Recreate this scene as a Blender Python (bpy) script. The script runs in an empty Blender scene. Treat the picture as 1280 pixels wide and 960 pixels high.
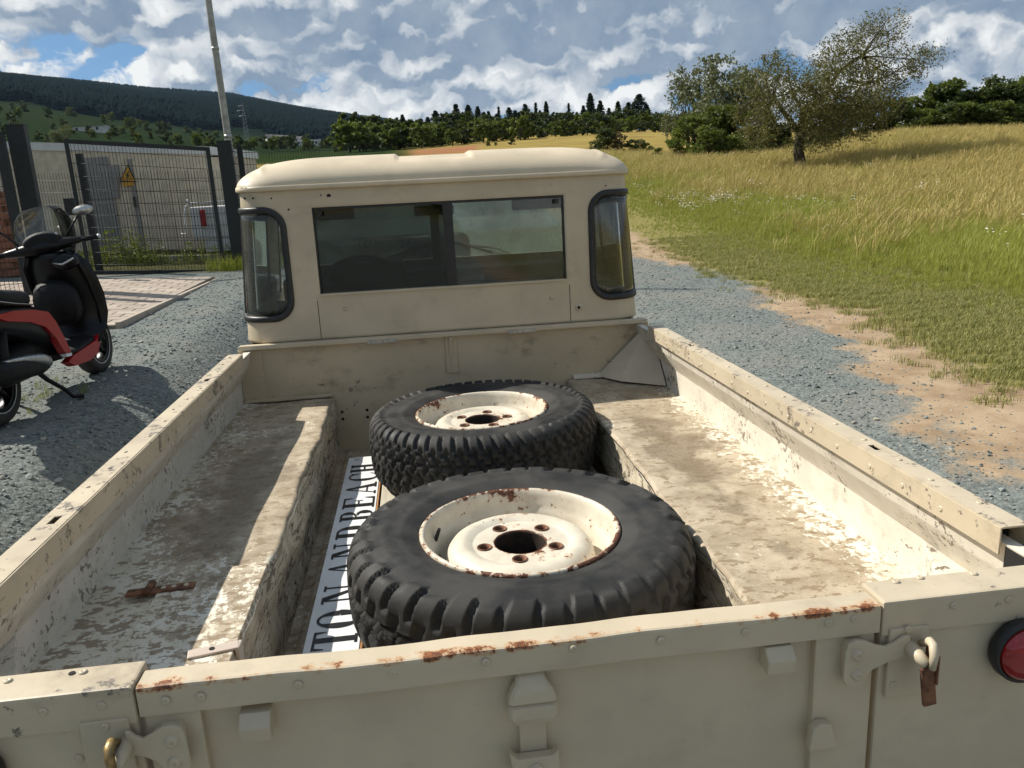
import bpy, bmesh, math, random
import numpy as np
from mathutils import Vector, Matrix
random.seed(7); RNG = np.random.default_rng(11)
SC = bpy.context.scene; COL = SC.collection
# ------------------------------------------------------------------ camera
CAM = np.array([-0.0965, -0.8643, 1.7436])
FW = np.array([0.10569764, 0.9641484, -0.24340474])
RT = np.array([0.9914756, -0.12093436, -0.0484873])
UP = np.array([0.07618495, 0.23620487, 0.96871209])
FPX = 985.09                                   # focal length in pixels of the 1280 px wide photo
cam_d = bpy.data.cameras.new('camera'); cam = bpy.data.objects.new('camera', cam_d); COL.objects.link(cam)
cam.matrix_world = Matrix(((RT[0], UP[0], -FW[0], CAM[0]), (RT[1], UP[1], -FW[1], CAM[1]), (RT[2], UP[2], -FW[2], CAM[2]), (0, 0, 0, 1)))
cam_d.sensor_fit = 'HORIZONTAL'; cam_d.sensor_width = 36.0; cam_d.lens = FPX / 1280 * 36
cam_d.clip_start = 0.05; cam_d.clip_end = 12000
SC.camera = cam
# ------------------------------------------------------------------ light
SUN_TO = Vector((-0.90, 0.50, 1.0)).normalized()
SUN_ELEV = math.asin(SUN_TO.z); SUN_ROT = math.atan2(SUN_TO.x, SUN_TO.y)
sl = bpy.data.lights.new('sun', 'SUN'); sl.energy = 5.0; sl.angle = math.radians(0.53); sl.color = (1.0, 0.945, 0.85)
so = bpy.data.objects.new('sun', sl); COL.objects.link(so)
so.rotation_euler = SUN_TO.to_track_quat('Z', 'Y').to_euler(); so.location = (-20, 10, 25)
SC.view_settings.view_transform = 'Standard'; SC.view_settings.look = 'None'
SC.view_settings.exposure = 0.30; SC.view_settings.gamma = 1.0; SC.view_settings.use_curve_mapping = False
SC.render.engine = 'CYCLES'
SC.cycles.use_denoising = True
try: SC.cycles.denoiser = 'OPENIMAGEDENOISE'
except Exception: pass
SC.cycles.max_bounces = 7; SC.cycles.use_adaptive_sampling = True; SC.cycles.adaptive_threshold = 0.02; SC.cycles.transparent_max_bounces = 24; SC.cycles.caustics_reflective = False; SC.cycles.caustics_refractive = False
SC.cycles.sample_clamp_indirect = 6.0
# ------------------------------------------------------------------ node helper
class NT:
    def __init__(s, tree):
        s.t = tree; s.n = tree.nodes; s.l = tree.links; s.n.clear()
    def new(s, typ, **kw):
        n = s.n.new(typ)
        for k, v in kw.items(): setattr(n, k, v)
        return n
    def put(s, sock, v):
        if isinstance(v, bpy.types.NodeSocket): s.l.new(v, sock)
        elif v is not None:
            if isinstance(v, (tuple, list)) and len(v) == 3 and sock.type == 'RGBA': v = (*v, 1)
            sock.default_value = v
    def math(s, op, a, b=None, c=None, clamp=False):
        n = s.new('ShaderNodeMath', operation=op, use_clamp=clamp)
        for i, v in enumerate((a, b, c)): s.put(n.inputs[i], v)
        return n.outputs[0]
    def vmath(s, op, a, b=None):
        n = s.new('ShaderNodeVectorMath', operation=op)
        s.put(n.inputs[0], a); s.put(n.inputs[1], b)
        return n.outputs[0]
    def step(s, v, lo, hi, a=0.0, b=1.0):
        n = s.new('ShaderNodeMapRange', interpolation_type='SMOOTHSTEP', clamp=True)
        s.put(n.inputs[0], v); s.put(n.inputs[1], lo); s.put(n.inputs[2], hi); s.put(n.inputs[3], a); s.put(n.inputs[4], b)
        return n.outputs[0]
    def noise(s, vec, scale, detail=4, rough=0.55, dist=0.0):
        n = s.new('ShaderNodeTexNoise')
        s.put(n.inputs['Vector'], vec); s.put(n.inputs['Scale'], scale); s.put(n.inputs['Detail'], detail)
        s.put(n.inputs['Roughness'], rough); s.put(n.inputs['Distortion'], dist)
        return n.outputs[0]
    def voro(s, vec, scale, feature='F1', out=0, rnd=1.0):
        n = s.new('ShaderNodeTexVoronoi', feature=feature)
        s.put(n.inputs['Vector'], vec); s.put(n.inputs['Scale'], scale); s.put(n.inputs['Randomness'], rnd)
        return n.outputs[out]
    def mix(s, f, a, b, blend='MIX'):
        n = s.new('ShaderNodeMix', data_type='RGBA', blend_type=blend, clamp_factor=True)
        s.put(n.inputs[0], f); s.put(n.inputs[6], a); s.put(n.inputs[7], b)
        return n.outputs[2]
    def map(s, vec, scale=(1, 1, 1), loc=(0, 0, 0), rot=(0, 0, 0)):
        n = s.new('ShaderNodeMapping')
        s.put(n.inputs[0], vec); n.inputs['Scale'].default_value = scale; n.inputs['Location'].default_value = loc; n.inputs['Rotation'].default_value = rot
        return n.outputs[0]
    def sep(s, v):
        n = s.new('ShaderNodeSeparateXYZ'); s.put(n.inputs[0], v); return n.outputs
    def comb(s, x, y, z):
        n = s.new('ShaderNodeCombineXYZ')
        for i, v in enumerate((x, y, z)): s.put(n.inputs[i], v)
        return n.outputs[0]
    def attr(s, name, out='Color'):
        n = s.new('ShaderNodeAttribute', attribute_name=name); return n.outputs[out]
    def pos(s): return s.new('ShaderNodeNewGeometry').outputs['Position']
    def objc(s): return s.new('ShaderNodeTexCoord').outputs['Object']
    def bump(s, h, strength=0.3, dist=0.01):
        n = s.new('ShaderNodeBump'); s.put(n.inputs['Height'], h); n.inputs['Strength'].default_value = strength; n.inputs['Distance'].default_value = dist
        return n.outputs[0]
    def bsdf(s, col, rough=0.5, metal=0.0, normal=None, spec=0.5, trans=0.0, coat=0.0):
        n = s.new('ShaderNodeBsdfPrincipled')
        s.put(n.inputs['Base Color'], col); s.put(n.inputs['Roughness'], rough); s.put(n.inputs['Metallic'], metal)
        s.put(n.inputs['Specular IOR Level'], spec); s.put(n.inputs['Transmission Weight'], trans); s.put(n.inputs['Coat Weight'], coat)
        if normal is not None: s.put(n.inputs['Normal'], normal)
        return n.outputs[0]
    def out(s, sh): o = s.new('ShaderNodeOutputMaterial'); s.l.new(sh, o.inputs[0])
def mat(name):
    m = bpy.data.materials.new(name); m.use_nodes = True; return m, NT(m.node_tree)
# ------------------------------------------------------------------ sky: clear-sky model with cumulus mixed in by direction
w = bpy.data.worlds.new('World'); SC.world = w; w.use_nodes = True
t = NT(w.node_tree)
sky = t.new('ShaderNodeTexSky', sky_type='NISHITA', sun_disc=False, sun_elevation=SUN_ELEV, sun_rotation=SUN_ROT)
sky.air_density = 1.0; sky.dust_density = 0.3; sky.ozone_density = 2.0
d = t.new('ShaderNodeTexCoord').outputs['Generated']
dx_, dy_, dz = t.sep(d)
t.put(sky.inputs[0], t.vmath('NORMALIZE', t.vmath('ADD', d, (0.0, 0.0, 0.16))))
# broad decks seen in perspective, crowding towards the horizon
hgt = t.math('ADD', t.math('MAXIMUM', dz, 0.0), 0.16)
pl = t.comb(t.math('DIVIDE', dx_, hgt), t.math('DIVIDE', dy_, hgt), 0.0)
big = t.noise(t.map(t.vmath('ADD', pl, (9.3, 3.0, 0.0)), (1.0, 0.85, 1.0)), 0.50, 4, 0.5, 0.2)
# heaps: noise on the direction, warped by a finer one for cauliflower edges
wob = t.new('ShaderNodeTexNoise'); t.put(wob.inputs['Vector'], d); wob.inputs['Scale'].default_value = 16.0; wob.inputs['Detail'].default_value = 4; wob.inputs['Roughness'].default_value = 0.6
wv = t.vmath('SCALE', t.vmath('SUBTRACT', wob.outputs['Color'], (0.5, 0.5, 0.5)))
wv.node.inputs['Scale'].default_value = 0.075
dw = t.vmath('ADD', d, wv)
def heap(off, det):
    return t.noise(t.map(dw, (1.0, 1.0, 3.0), loc=off), 6.6, det, 0.52, 0.0)
h1 = heap((0.20, 0.05, 0.0), 5); h2 = heap((0.20 - 0.010, 0.05, 0.050), 3)
def puff(off):
    n = t.new('ShaderNodeTexVoronoi', feature='F1'); t.put(n.inputs['Vector'], t.map(dw, (1.0, 1.0, 1.35), loc=off)); n.inputs['Scale'].default_value = 24.0
    return n.outputs[0]
p1 = puff((0.0, 0.0, 0.0)); p2 = puff((-0.006, 0.0, 0.014))
wl = t.step(dz, 0.10, 0.18)
cov = t.math('ADD', h1, t.math('MULTIPLY', t.math('SUBTRACT', big, 0.46), t.step(wl, 0, 1, 0.30, 0.55)))
cov = t.math('ADD', cov, t.math('MULTIPLY', t.math('SUBTRACT', 0.33, p1), 0.16))
cov = t.math('ADD', cov, t.math('MULTIPLY', wl, 0.05))
dens = t.step(cov, 0.325, 0.415)
lit = t.math('ADD', t.math('MULTIPLY', t.math('SUBTRACT', h1, h2), 3.1), t.math('MULTIPLY', t.math('SUBTRACT', p2, p1), 1.1))
thick = t.step(cov, 0.41, 0.58)
lum = t.math('ADD', t.math('ADD', 0.63, lit), t.math('MULTIPLY', thick, t.step(wl, 0, 1, -0.16, -0.26)))
deck = t.step(big, 0.40, 0.56)
lum = t.math('ADD', lum, t.math('MULTIPLY', t.math('MULTIPLY', deck, wl), -0.46))
wv2 = t.sep(wob.outputs['Color'])[0]
lum = t.math('ADD', lum, t.math('MULTIPLY', t.math('SUBTRACT', wv2, 0.5), 0.45))
lum = t.math('MINIMUM', t.math('MAXIMUM', lum, t.math('ADD', t.math('MULTIPLY', wv2, 0.42), -0.04)), 1.0)
lum = t.math('MULTIPLY', lum, t.step(dz, 0.15, 0.45, 1.0, 0.62))     # overhead clouds, out of view, dimmed like shaded bases to cut ambient
cc = t.mix(lum, (1.35, 2.35, 3.75), (10.2, 10.3, 10.2))
blue = t.mix(1.0, sky.outputs[0], (0.84, 1.04, 1.10), 'MULTIPLY')
colr = t.mix(dens, blue, cc)
bg = t.new('ShaderNodeBackground'); t.put(bg.inputs[0], colr); bg.inputs[1].default_value = 0.074
o = t.new('ShaderNodeOutputWorld'); t.l.new(bg.outputs[0], o.inputs[0])
# ------------------------------------------------------------------ pixels of the photo to points of the place
def ray(q): return FW + RT * (q[0] - 640) / FPX - UP * (q[1] - 480) / FPX
def on(q, ax, v):
    r = ray(q); return CAM + r * ((v - CAM[ax]) / r[ax])
def dep(q, dd): return CAM + ray(q) * dd
# ------------------------------------------------------------------ mesh helpers
def tag(o, label=None, cat=None, group=None, kind=None):
    if label: o['label'] = label
    if cat: o['category'] = cat
    if group: o['group'] = group
    if kind: o['kind'] = kind
    return o
def par(o, p):
    if p is not None:
        o.parent = p
        m = Matrix.Identity(4); q = p
        chain = []
        while q is not None: chain.append(q); q = q.parent
        M = Matrix.Identity(4)
        for q in reversed(chain): M = M @ q.matrix_parent_inverse @ q.matrix_basis
        o.matrix_parent_inverse = M.inverted()
    return o
def empty(name, loc, rz=0):
    e = bpy.data.objects.new(name, None); COL.objects.link(e); e.location = loc; e.rotation_euler = (0, 0, rz); e.empty_display_size = 0.1
    return e
def link(name, me, m=None, p=None, smooth=False):
    o = bpy.data.objects.new(name, me); COL.objects.link(o)
    if m is not None and len(me.materials) == 0: me.materials.append(m)
    if smooth and len(me.polygons): me.polygons.foreach_set('use_smooth', [True] * len(me.polygons))
    par(o, p); return o
def pyd(name, v, f, m, p=None, smooth=False):
    me = bpy.data.meshes.new(name); me.from_pydata([tuple(map(float, q)) for q in v], [], [tuple(int(i) for i in q) for q in f]); me.update()
    return link(name, me, m, p, smooth)
def box_bm(bm, x0, x1, y0, y1, z0, z1, bev=0.0, seg=2, rot=None, piv=None):
    r = bmesh.ops.create_cube(bm, size=1.0); vs = r['verts']
    for v in vs:
        v.co = Vector(((x0 + x1) / 2 + v.co.x * (x1 - x0), (y0 + y1) / 2 + v.co.y * (y1 - y0), (z0 + z1) / 2 + v.co.z * (z1 - z0)))
    if bev > 0:
        es = list({e for v in vs for e in v.link_edges})
        rr = bmesh.ops.bevel(bm, geom=es, offset=bev, segments=seg, affect='EDGES', profile=0.6)
        vs = list({v for f in rr['faces'] for v in f.verts} | {v for v in vs if v.is_valid})
    if rot is not None:
        c = Vector(piv) if piv is not None else Vector(((x0 + x1) / 2, (y0 + y1) / 2, (z0 + z1) / 2))
        bmesh.ops.rotate(bm, verts=vs, cent=c, matrix=rot)
    return vs
def bmo(name, bm, m, p=None, smooth=False):
    me = bpy.data.meshes.new(name); bmesh.ops.recalc_face_normals(bm, faces=bm.faces); bm.to_mesh(me); bm.free()
    return link(name, me, m, p, smooth)
def box(name, x0, x1, y0, y1, z0, z1, m, p=None, bev=0.003, seg=2, rot=None, piv=None):
    bm = bmesh.new(); box_bm(bm, min(x0, x1), max(x0, x1), min(y0, y1), max(y0, y1), min(z0, z1), max(z0, z1), bev, seg, rot, piv)
    return bmo(name, bm, m, p)
def prism(name, pts, axis, a0, a1, m, p=None, bev=0.0):
    """closed outline in the two other axes, extruded along axis"""
    bm = bmesh.new(); n = len(pts)
    def mk(u, v, a): return {0: (a, u, v), 1: (u, a, v), 2: (u, v, a)}[axis]
    A = [bm.verts.new(mk(u, v, a0)) for u, v in pts]; B = [bm.verts.new(mk(u, v, a1)) for u, v in pts]
    bm.faces.new(A); bm.faces.new(B[::-1])
    for i in range(n): bm.faces.new((A[i], B[i], B[(i + 1) % n], A[(i + 1) % n]))
    bmesh.ops.recalc_face_normals(bm, faces=bm.faces)
    if bev > 0: bmesh.ops.bevel(bm, geom=list(bm.edges), offset=bev, segments=2, affect='EDGES', profile=0.6)
    return bmo(name, bm, m, p)
def tube_vf(pts, rad, n=8, cap=True):
    pts = [np.array(q, float) for q in pts]; k = len(pts)
    rad = [rad] * k if np.isscalar(rad) else rad
    V, F = [], []; prev = None
    for i in range(k):
        tg = pts[min(i + 1, k - 1)] - pts[max(i - 1, 0)]; tg = tg / (np.linalg.norm(tg) + 1e-9)
        if prev is None:
            a = np.array([0, 0, 1.0]) if abs(tg[2]) < 0.9 else np.array([1.0, 0, 0])
            u = np.cross(tg, a)
        else: u = prev - tg * (prev @ tg)
        u /= np.linalg.norm(u) + 1e-9; prev = u; vv = np.cross(tg, u)
        for j in range(n):
            an = 2 * math.pi * j / n
            V.append(pts[i] + rad[i] * (math.cos(an) * u + math.sin(an) * vv))
    for i in range(k - 1):
        for j in range(n):
            F.append((i * n + j, i * n + (j + 1) % n, (i + 1) * n + (j + 1) % n, (i + 1) * n + j))
    if cap: F.append(tuple(range(n))[::-1]); F.append(tuple((k - 1) * n + j for j in range(n)))
    return V, F
def tube(name, pts, rad, m, p=None, n=8, smooth=True):
    V, F = tube_vf(pts, rad, n); return pyd(name, V, F, m, p, smooth)
def lathe_vf(prof, n, center=(0, 0, 0), axis='z', closed=False):
    V, F = [], []; k = len(prof)
    for i in range(n):
        a = 2 * math.pi * i / n; c, s_ = math.cos(a), math.sin(a)
        for r, z in prof:
            q = {'z': (r * c, r * s_, z), 'y': (r * c, z, r * s_), 'x': (z, r * c, r * s_)}[axis]
            V.append((q[0] + center[0], q[1] + center[1], q[2] + center[2]))
    for i in range(n):
        for j in range(k if closed else k - 1):
            a, b = i * k + j, i * k + (j + 1) % k; c_, d_ = ((i + 1) % n) * k + (j + 1) % k, ((i + 1) % n) * k + j
            F.append((a, b, c_, d_))
    return V, F
def lathe(name, prof, n, center, axis, m, p=None, closed=False, smooth=True):
    V, F = lathe_vf(prof, n, center, axis, closed)
    bm = bmesh.new(); vs = [bm.verts.new(v) for v in V]
    for f in F:
        try: bm.faces.new([vs[i] for i in f])
        except ValueError: pass
    bmesh.ops.remove_doubles(bm, verts=bm.verts, dist=1e-5)
    o = bmo(name, bm, m, p, smooth); return o
def loft(name, rings, m, p=None, smooth=True, cap=True):
    n = len(rings[0]); V = [q for r in rings for q in r]; F = []
    for i in range(len(rings) - 1):
        for j in range(n): F.append((i * n + j, i * n + (j + 1) % n, (i + 1) * n + (j + 1) % n, (i + 1) * n + j))
    if cap: F.append(tuple(range(n))[::-1]); F.append(tuple((len(rings) - 1) * n + j for j in range(n)))
    return pyd(name, V, F, m, p, smooth)
def bands(name, rings, m, p=None, smooth=True):      # open strip of equal point rows
    n = len(rings[0]); V = [q for r in rings for q in r]; F = []
    for i in range(len(rings) - 1):
        for j in range(n - 1): F.append((i * n + j, i * n + j + 1, (i + 1) * n + j + 1, (i + 1) * n + j))
    return pyd(name, V, F, m, p, smooth)
def solid(o, th, off=-1):
    md = o.modifiers.new('thickness', 'SOLIDIFY'); md.thickness = th; md.offset = off; return o
def copy_tree(o, parent=None):
    c = o.copy(); COL.objects.link(c)
    if parent is not None: c.parent = parent
    for ch in o.children: copy_tree(ch, c)
    return c
def sstep(a, b, x):
    t_ = np.clip((np.asarray(x, float) - a) / (b - a), 0, 1); return t_ * t_ * (3 - 2 * t_)
# ------------------------------------------------------------------ materials
CREAM = (0.57, 0.482, 0.345)
def simple(name, col, rough=0.5, metal=0.0, nscale=0, namp=0.25, bump=0.0, coat=0.0, bscale=None, spec=0.5):
    m, t = mat(name); c = col; nrm = None
    if nscale:
        n = t.noise(t.objc(), nscale, 5, 0.6)
        c = t.mix(t.step(n, 0.3, 0.7), tuple(v * (1 - namp) for v in col), tuple(min(1, v * (1 + namp)) for v in col))
    if bump: nrm = t.bump(t.noise(t.objc(), bscale or nscale or 60, 5, 0.6), bump, 0.004)
    t.out(t.bsdf(c, rough, metal, nrm, spec=spec, coat=coat)); return m
def paint(name, base=CREAM, chips=0.3, rust=0.0, dirt=0.3, scale=1.0, rough=0.42, edge=None):
    """old brushed-on paint: blotchy tone, dark chips, rust freckles, dirt"""
    m, t = mat(name); p = t.pos()
    tone = t.noise(p, 5 * scale, 4, 0.6)
    c = t.mix(t.step(tone, 0.3, 0.72), tuple(v * 0.90 for v in base), tuple(min(1, v * 1.05) for v in base))
    dn = t.noise(t.map(p, (1, 1, 1.6)), 9 * scale, 7, 0.68)
    c = t.mix(t.math('MULTIPLY', t.step(dn, 0.50, 0.78), dirt), c, (0.20, 0.155, 0.10))
    fine = t.noise(p, 260, 3, 0.6)
    chn = t.math('ADD', t.noise(p, 34 * scale, 7, 0.72), t.math('MULTIPLY', t.math('SUBTRACT', t.noise(p, 4 * scale, 2, 0.5), 0.5), 0.45))
    th = 0.80 - 0.26 * chips
    cm = t.step(chn, th, th + 0.018) if chips > 0 else 0.0
    if chips > 0: c = t.mix(cm, c, t.mix(t.step(fine, 0.4, 0.6), (0.15, 0.12, 0.09), (0.28, 0.24, 0.19)))
    if rust > 0:
        rn = t.math('ADD', t.noise(p, 22, 8, 0.75), t.math('MULTIPLY', t.math('SUBTRACT', t.noise(p, 3.1, 2, 0.5), 0.5), 0.5))
        if edge is not None: rn = t.math('ADD', rn, t.math('MULTIPLY', edge(t), 0.24))
        tr = 0.86 - 0.25 * rust
        c = t.mix(t.math('MULTIPLY', t.step(rn, tr - 0.07, tr), 0.55), c, (0.50, 0.25, 0.09))
        c = t.mix(t.step(rn, tr, tr + 0.03), c, t.mix(t.step(fine, 0.35, 0.65), (0.10, 0.035, 0.015), (0.30, 0.105, 0.03)))
    h = t.math('ADD', t.math('MULTIPLY', fine, 0.12), t.math('MULTIPLY', t.noise(p, 40, 4, 0.6), 0.5))
    if chips > 0: h = t.math('SUBTRACT', h, t.math('MULTIPLY', cm, 0.6))
    t.out(t.bsdf(c, t.step(tone, 0.2, 0.8, rough - 0.06, rough + 0.14), 0.0, t.bump(h, 0.22, 0.003)))
    return m
M = {}
M['paint'] = paint('paint_cream', chips=0.02, dirt=0.25)
M['roof'] = paint('paint_roof', base=(0.64, 0.54, 0.385), chips=0.06, dirt=0.12, rough=0.5)
M['cap'] = paint('paint_capping', chips=0.80, dirt=0.5, rust=0.22)
def tg_edge(t):
    x, y, z = t.sep(t.pos()); return t.math('MULTIPLY', t.step(z, 1.177, 1.190), t.step(y, 0.001, 0.024, 1.0, 0.0))
M['tgcap'] = paint('paint_tailgate_capping', chips=0.35, dirt=0.35, rust=0.34, edge=tg_edge)
M['inner'] = paint('paint_bed_wall', base=(0.70, 0.65, 0.55), chips=0.80, dirt=0.45, scale=1.7, rough=0.55)
M['bulk'] = paint('paint_bulkhead', base=(0.55, 0.455, 0.31), chips=0.45, dirt=0.8, scale=0.8)
def bed_mat():
    m, t = mat('paint_wheel_box_top'); p = t.pos(); x, y, z = t.sep(p)
    fx = t.math('ABSOLUTE', x)
    grey = t.mix(t.step(t.noise(p, 11, 6, 0.65), 0.35, 0.65), (0.33, 0.265, 0.180), (0.50, 0.42, 0.305))
    # flaked paint survives towards the walls, the middle is scoured and stained
    flake = t.math('ADD', t.noise(t.map(p, (1.5, 1.0, 1)), 42, 7, 0.66), t.math('MULTIPLY', t.math('SUBTRACT', t.noise(p, 5.5, 3, 0.5), 0.5), 0.5))
    wall = t.step(fx, 0.66, 0.83, -0.13, 0.085)
    near = t.math('MULTIPLY', t.step(y, 0.95, 0.62, 0.0, 0.20), t.step(x, -0.2, -0.45))
    fm = t.step(t.math('ADD', t.math('ADD', flake, wall), near), 0.545, 0.56)
    c = t.mix(fm, grey, t.mix(t.step(t.noise(p, 8, 4, 0.6), 0.35, 0.65), (0.64, 0.585, 0.46), (0.74, 0.70, 0.60)))
    hole = t.math('MAXIMUM', t.step(t.noise(p, 60, 6, 0.7), 0.60, 0.62), t.step(t.math('ADD', t.noise(t.map(p, (1.0, 1.6, 1)), 30, 5, 0.6), t.math('MULTIPLY', near, 0.2)), 0.575, 0.595))
    c = t.mix(t.math('MULTIPLY', hole, 0.8), c, (0.23, 0.165, 0.095))
    # brown mud stain with a shape of its own on either box
    sx = t.math('ABSOLUTE', t.math('SUBTRACT', fx, 0.625)); sy = t.math('ABSOLUTE', t.math('SUBTRACT', y, 1.32))
    st = t.math('SUBTRACT', t.math('ADD', t.noise(p, 7, 7, 0.62), 0.0), t.math('ADD', t.math('MULTIPLY', sx, 1.9), t.math('MULTIPLY', sy, 0.42)))
    stn = t.step(st, 0.24, 0.40)
    c = t.mix(t.math('MULTIPLY', stn, 0.66), c, t.mix(t.step(t.noise(p, 120, 3, 0.6), 0.3, 0.7), (0.115, 0.082, 0.050), (0.22, 0.165, 0.105)))
    spk = t.step(t.noise(p, 150, 4, 0.7), 0.655, 0.67)
    c = t.mix(spk, c, (0.62, 0.55, 0.42))
    h = t.math('ADD', t.math('MULTIPLY', fm, 0.5), t.math('MULTIPLY', t.noise(p, 30, 5, 0.65), 0.9))
    t.out(t.bsdf(c, 0.62, 0, t.bump(h, 0.35, 0.004))); return m
M['bed'] = bed_mat()
def boxside():
    m, t = mat('paint_wheel_box_side'); p = t.pos()
    c = t.mix(t.step(t.noise(p, 13, 6, 0.66), 0.4, 0.62), (0.46, 0.39, 0.28), (0.62, 0.55, 0.42))
    ch = t.noise(t.map(p, (1, 0.55, 1.2)), 30, 7, 0.72)
    c = t.mix(t.step(ch, 0.56, 0.60), c, (0.19, 0.155, 0.11))
    crk = t.noise(t.map(p, (1, 0.25, 2.4)), 9, 5, 0.6, 1.2)
    cr = t.step(t.math('ABSOLUTE', t.math('SUBTRACT', crk, 0.5)), 0.004, 0.014, 1.0, 0.0)
    c = t.mix(cr, c, (0.06, 0.045, 0.03))
    h = t.math('SUBTRACT', t.noise(p, 22, 6, 0.65), t.math('MULTIPLY', cr, 0.5))
    t.out(t.bsdf(c, 0.65, 0, t.bump(h, 0.6, 0.008))); return m
M['boxside'] = boxside()
M['dark'] = simple('dark_void', (0.012, 0.011, 0.010), 0.9)
M['seal'] = simple('rubber_seal', (0.018, 0.018, 0.018), 0.45, nscale=30, namp=0.3)
M['trim'] = simple('interior_black', (0.022, 0.023, 0.025), 0.6, nscale=12, namp=0.3)
M['seatv'] = simple('seat_vinyl', (0.03, 0.03, 0.032), 0.5, nscale=20)
M['galv'] = simple('galvanised_steel', (0.42, 0.42, 0.40), 0.45, 0.7, nscale=40, namp=0.25)
M['rusty'] = simple('rusty_steel', (0.17, 0.075, 0.04), 0.8, 0.1, nscale=45, namp=0.6, bump=0.5)
M['strap'] = paint('flaking_pink_strap', base=(0.60, 0.50, 0.42), chips=0.3, rust=0.62, dirt=0.3)
M['brass'] = simple('worn_brass', (0.34, 0.23, 0.10), 0.4, 0.6, nscale=60, namp=0.5)
M['chrome'] = simple('chrome', (0.75, 0.75, 0.75), 0.12, 1.0)
M['lens'] = simple('red_lens', (0.30, 0.008, 0.01), 0.18, coat=0.6, nscale=25, namp=0.3)
def rubber(name, base=(0.016, 0.016, 0.0155), dust=(0.048, 0.046, 0.042)):
    m, t = mat(name); p = t.objc()
    c = t.mix(t.step(t.noise(p, 7, 6, 0.65), 0.36, 0.68), base, dust)
    scr = t.step(t.noise(t.map(p, (1, 3, 1), rot=(0, 0, 0.6)), 20, 6, 0.7), 0.66, 0.70)
    c = t.mix(t.math('MULTIPLY', scr, 0.35), c, (0.16, 0.15, 0.13))
    r = t.sep(p); 
    t.out(t.bsdf(c, t.step(t.noise(p, 14, 4, 0.6), 0.3, 0.7, 0.55, 0.8), 0, t.bump(t.noise(p, 90, 5, 0.65), 0.25, 0.002), spec=0.35)); return m
M['rubber'] = rubber('tyre_rubber')
def rimmat():
    m, t = mat('rim_paint'); p = t.objc(); x, y, z = t.sep(p)
    c = t.mix(t.step(t.noise(p, 16, 5, 0.6), 0.3, 0.7), (0.58, 0.52, 0.41), (0.70, 0.64, 0.52))
    rad = t.math('SQRT', t.math('ADD', t.math('MULTIPLY', x, x), t.math('MULTIPLY', y, y)))
    ed = t.step(t.math('ABSOLUTE', t.math('SUBTRACT', rad, 0.222)), 0.002, 0.020, 0.225, 0.0)
    hub = t.math('ADD', t.step(rad, 0.056, 0.115, 0.135, 0.0), t.step(rad, 0.0575, 0.062, 0.3, 0.0))
    big = t.math('MULTIPLY', t.math('SUBTRACT', t.noise(p, 6, 2, 0.5), 0.5), 0.75)
    rn = t.math('ADD', t.math('ADD', t.noise(p, 55, 6, 0.7), t.math('ADD', ed, hub)), big)
    c = t.mix(t.math('MULTIPLY', t.step(rn, 0.63, 0.74), 0.5), c, (0.55, 0.33, 0.16))
    c = t.mix(t.step(rn, 0.72, 0.75), c, t.mix(t.step(t.noise(p, 200, 3, 0.6), 0.35, 0.65), (0.055, 0.022, 0.012), (0.20, 0.07, 0.03)))
    spots = t.step(t.voro(t.map(p, (1, 1, 1)), 46), 0.10, 0.16, 1.0, 0.0)
    sel = t.step(t.noise(p, 13, 3, 0.5), 0.58, 0.62)
    c = t.mix(t.math('MULTIPLY', spots, sel), c, (0.05, 0.03, 0.02))
    t.out(t.bsdf(c, 0.45, 0, t.bump(t.noise(p, 80, 5, 0.6), 0.15, 0.002))); return m
M['rim'] = rimmat()
def glass(name, tint=(0.75, 0.80, 0.78), dust=0.10, rough=0.03):
    m, t = mat(name); p = t.pos()
    tr = t.new('ShaderNodeBsdfTransparent'); tr.inputs[0].default_value = (*tint, 1)
    gl = t.new('ShaderNodeBsdfGlossy'); gl.inputs['Roughness'].default_value = rough; gl.inputs[0].default_value = (1, 1, 1, 1)
    fr = t.new('ShaderNodeFresnel'); fr.inputs[0].default_value = 1.5
    mx = t.new('ShaderNodeMixShader'); t.put(mx.inputs[0], t.math('MULTIPLY', fr.outputs[0], 1.1, clamp=True)); t.l.new(tr.outputs[0], mx.inputs[1]); t.l.new(gl.outputs[0], mx.inputs[2])
    df0 = t.new('ShaderNodeBsdfDiffuse'); df0.inputs[0].default_value = (0.42, 0.41, 0.36, 1); tl0 = t.new('ShaderNodeBsdfTranslucent'); tl0.inputs[0].default_value = (0.42, 0.41, 0.36, 1)
    df = t.new('ShaderNodeMixShader'); df.inputs[0].default_value = 0.5; t.l.new(df0.outputs[0], df.inputs[1]); t.l.new(tl0.outputs[0], df.inputs[2])
    dn = t.math('MULTIPLY', t.step(t.noise(t.map(p, (1, 1, 0.7)), 6, 6, 0.65), 0.25, 0.8), dust * 2)
    m2 = t.new('ShaderNodeMixShader'); t.put(m2.inputs[0], dn); t.l.new(mx.outputs[0], m2.inputs[1]); t.l.new(df.outputs[0], m2.inputs[2])
    t.out(m2.outputs[0]); return m
M['glass'] = glass('window_glass', (0.34, 0.39, 0.39), 0.025)  # dark tint paints the dim cab interior into the glass
M['glass_r'] = glass('rear_pane_glass', (0.74, 0.80, 0.78), 0.14)  # paler copy for one rear pane, its brightness put into the tint
M['glass_c'] = glass('corner_glass', (0.80, 0.85, 0.85), 0.10, 0.06)
M['wscreen'] = glass('windscreen_glass', (0.80, 0.86, 0.82), 0.12)
M['wscreen_pale'] = glass('pale_windscreen_glass', (0.80, 0.86, 0.82), 0.30)  # heavier pale film than on the other screen pane
M['visor'] = glass('clear_visor', (0.90, 0.90, 0.86), 0.03)
M['signw'] = simple('sign_white', (0.78, 0.78, 0.77), 0.35, nscale=14, namp=0.06)
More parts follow.
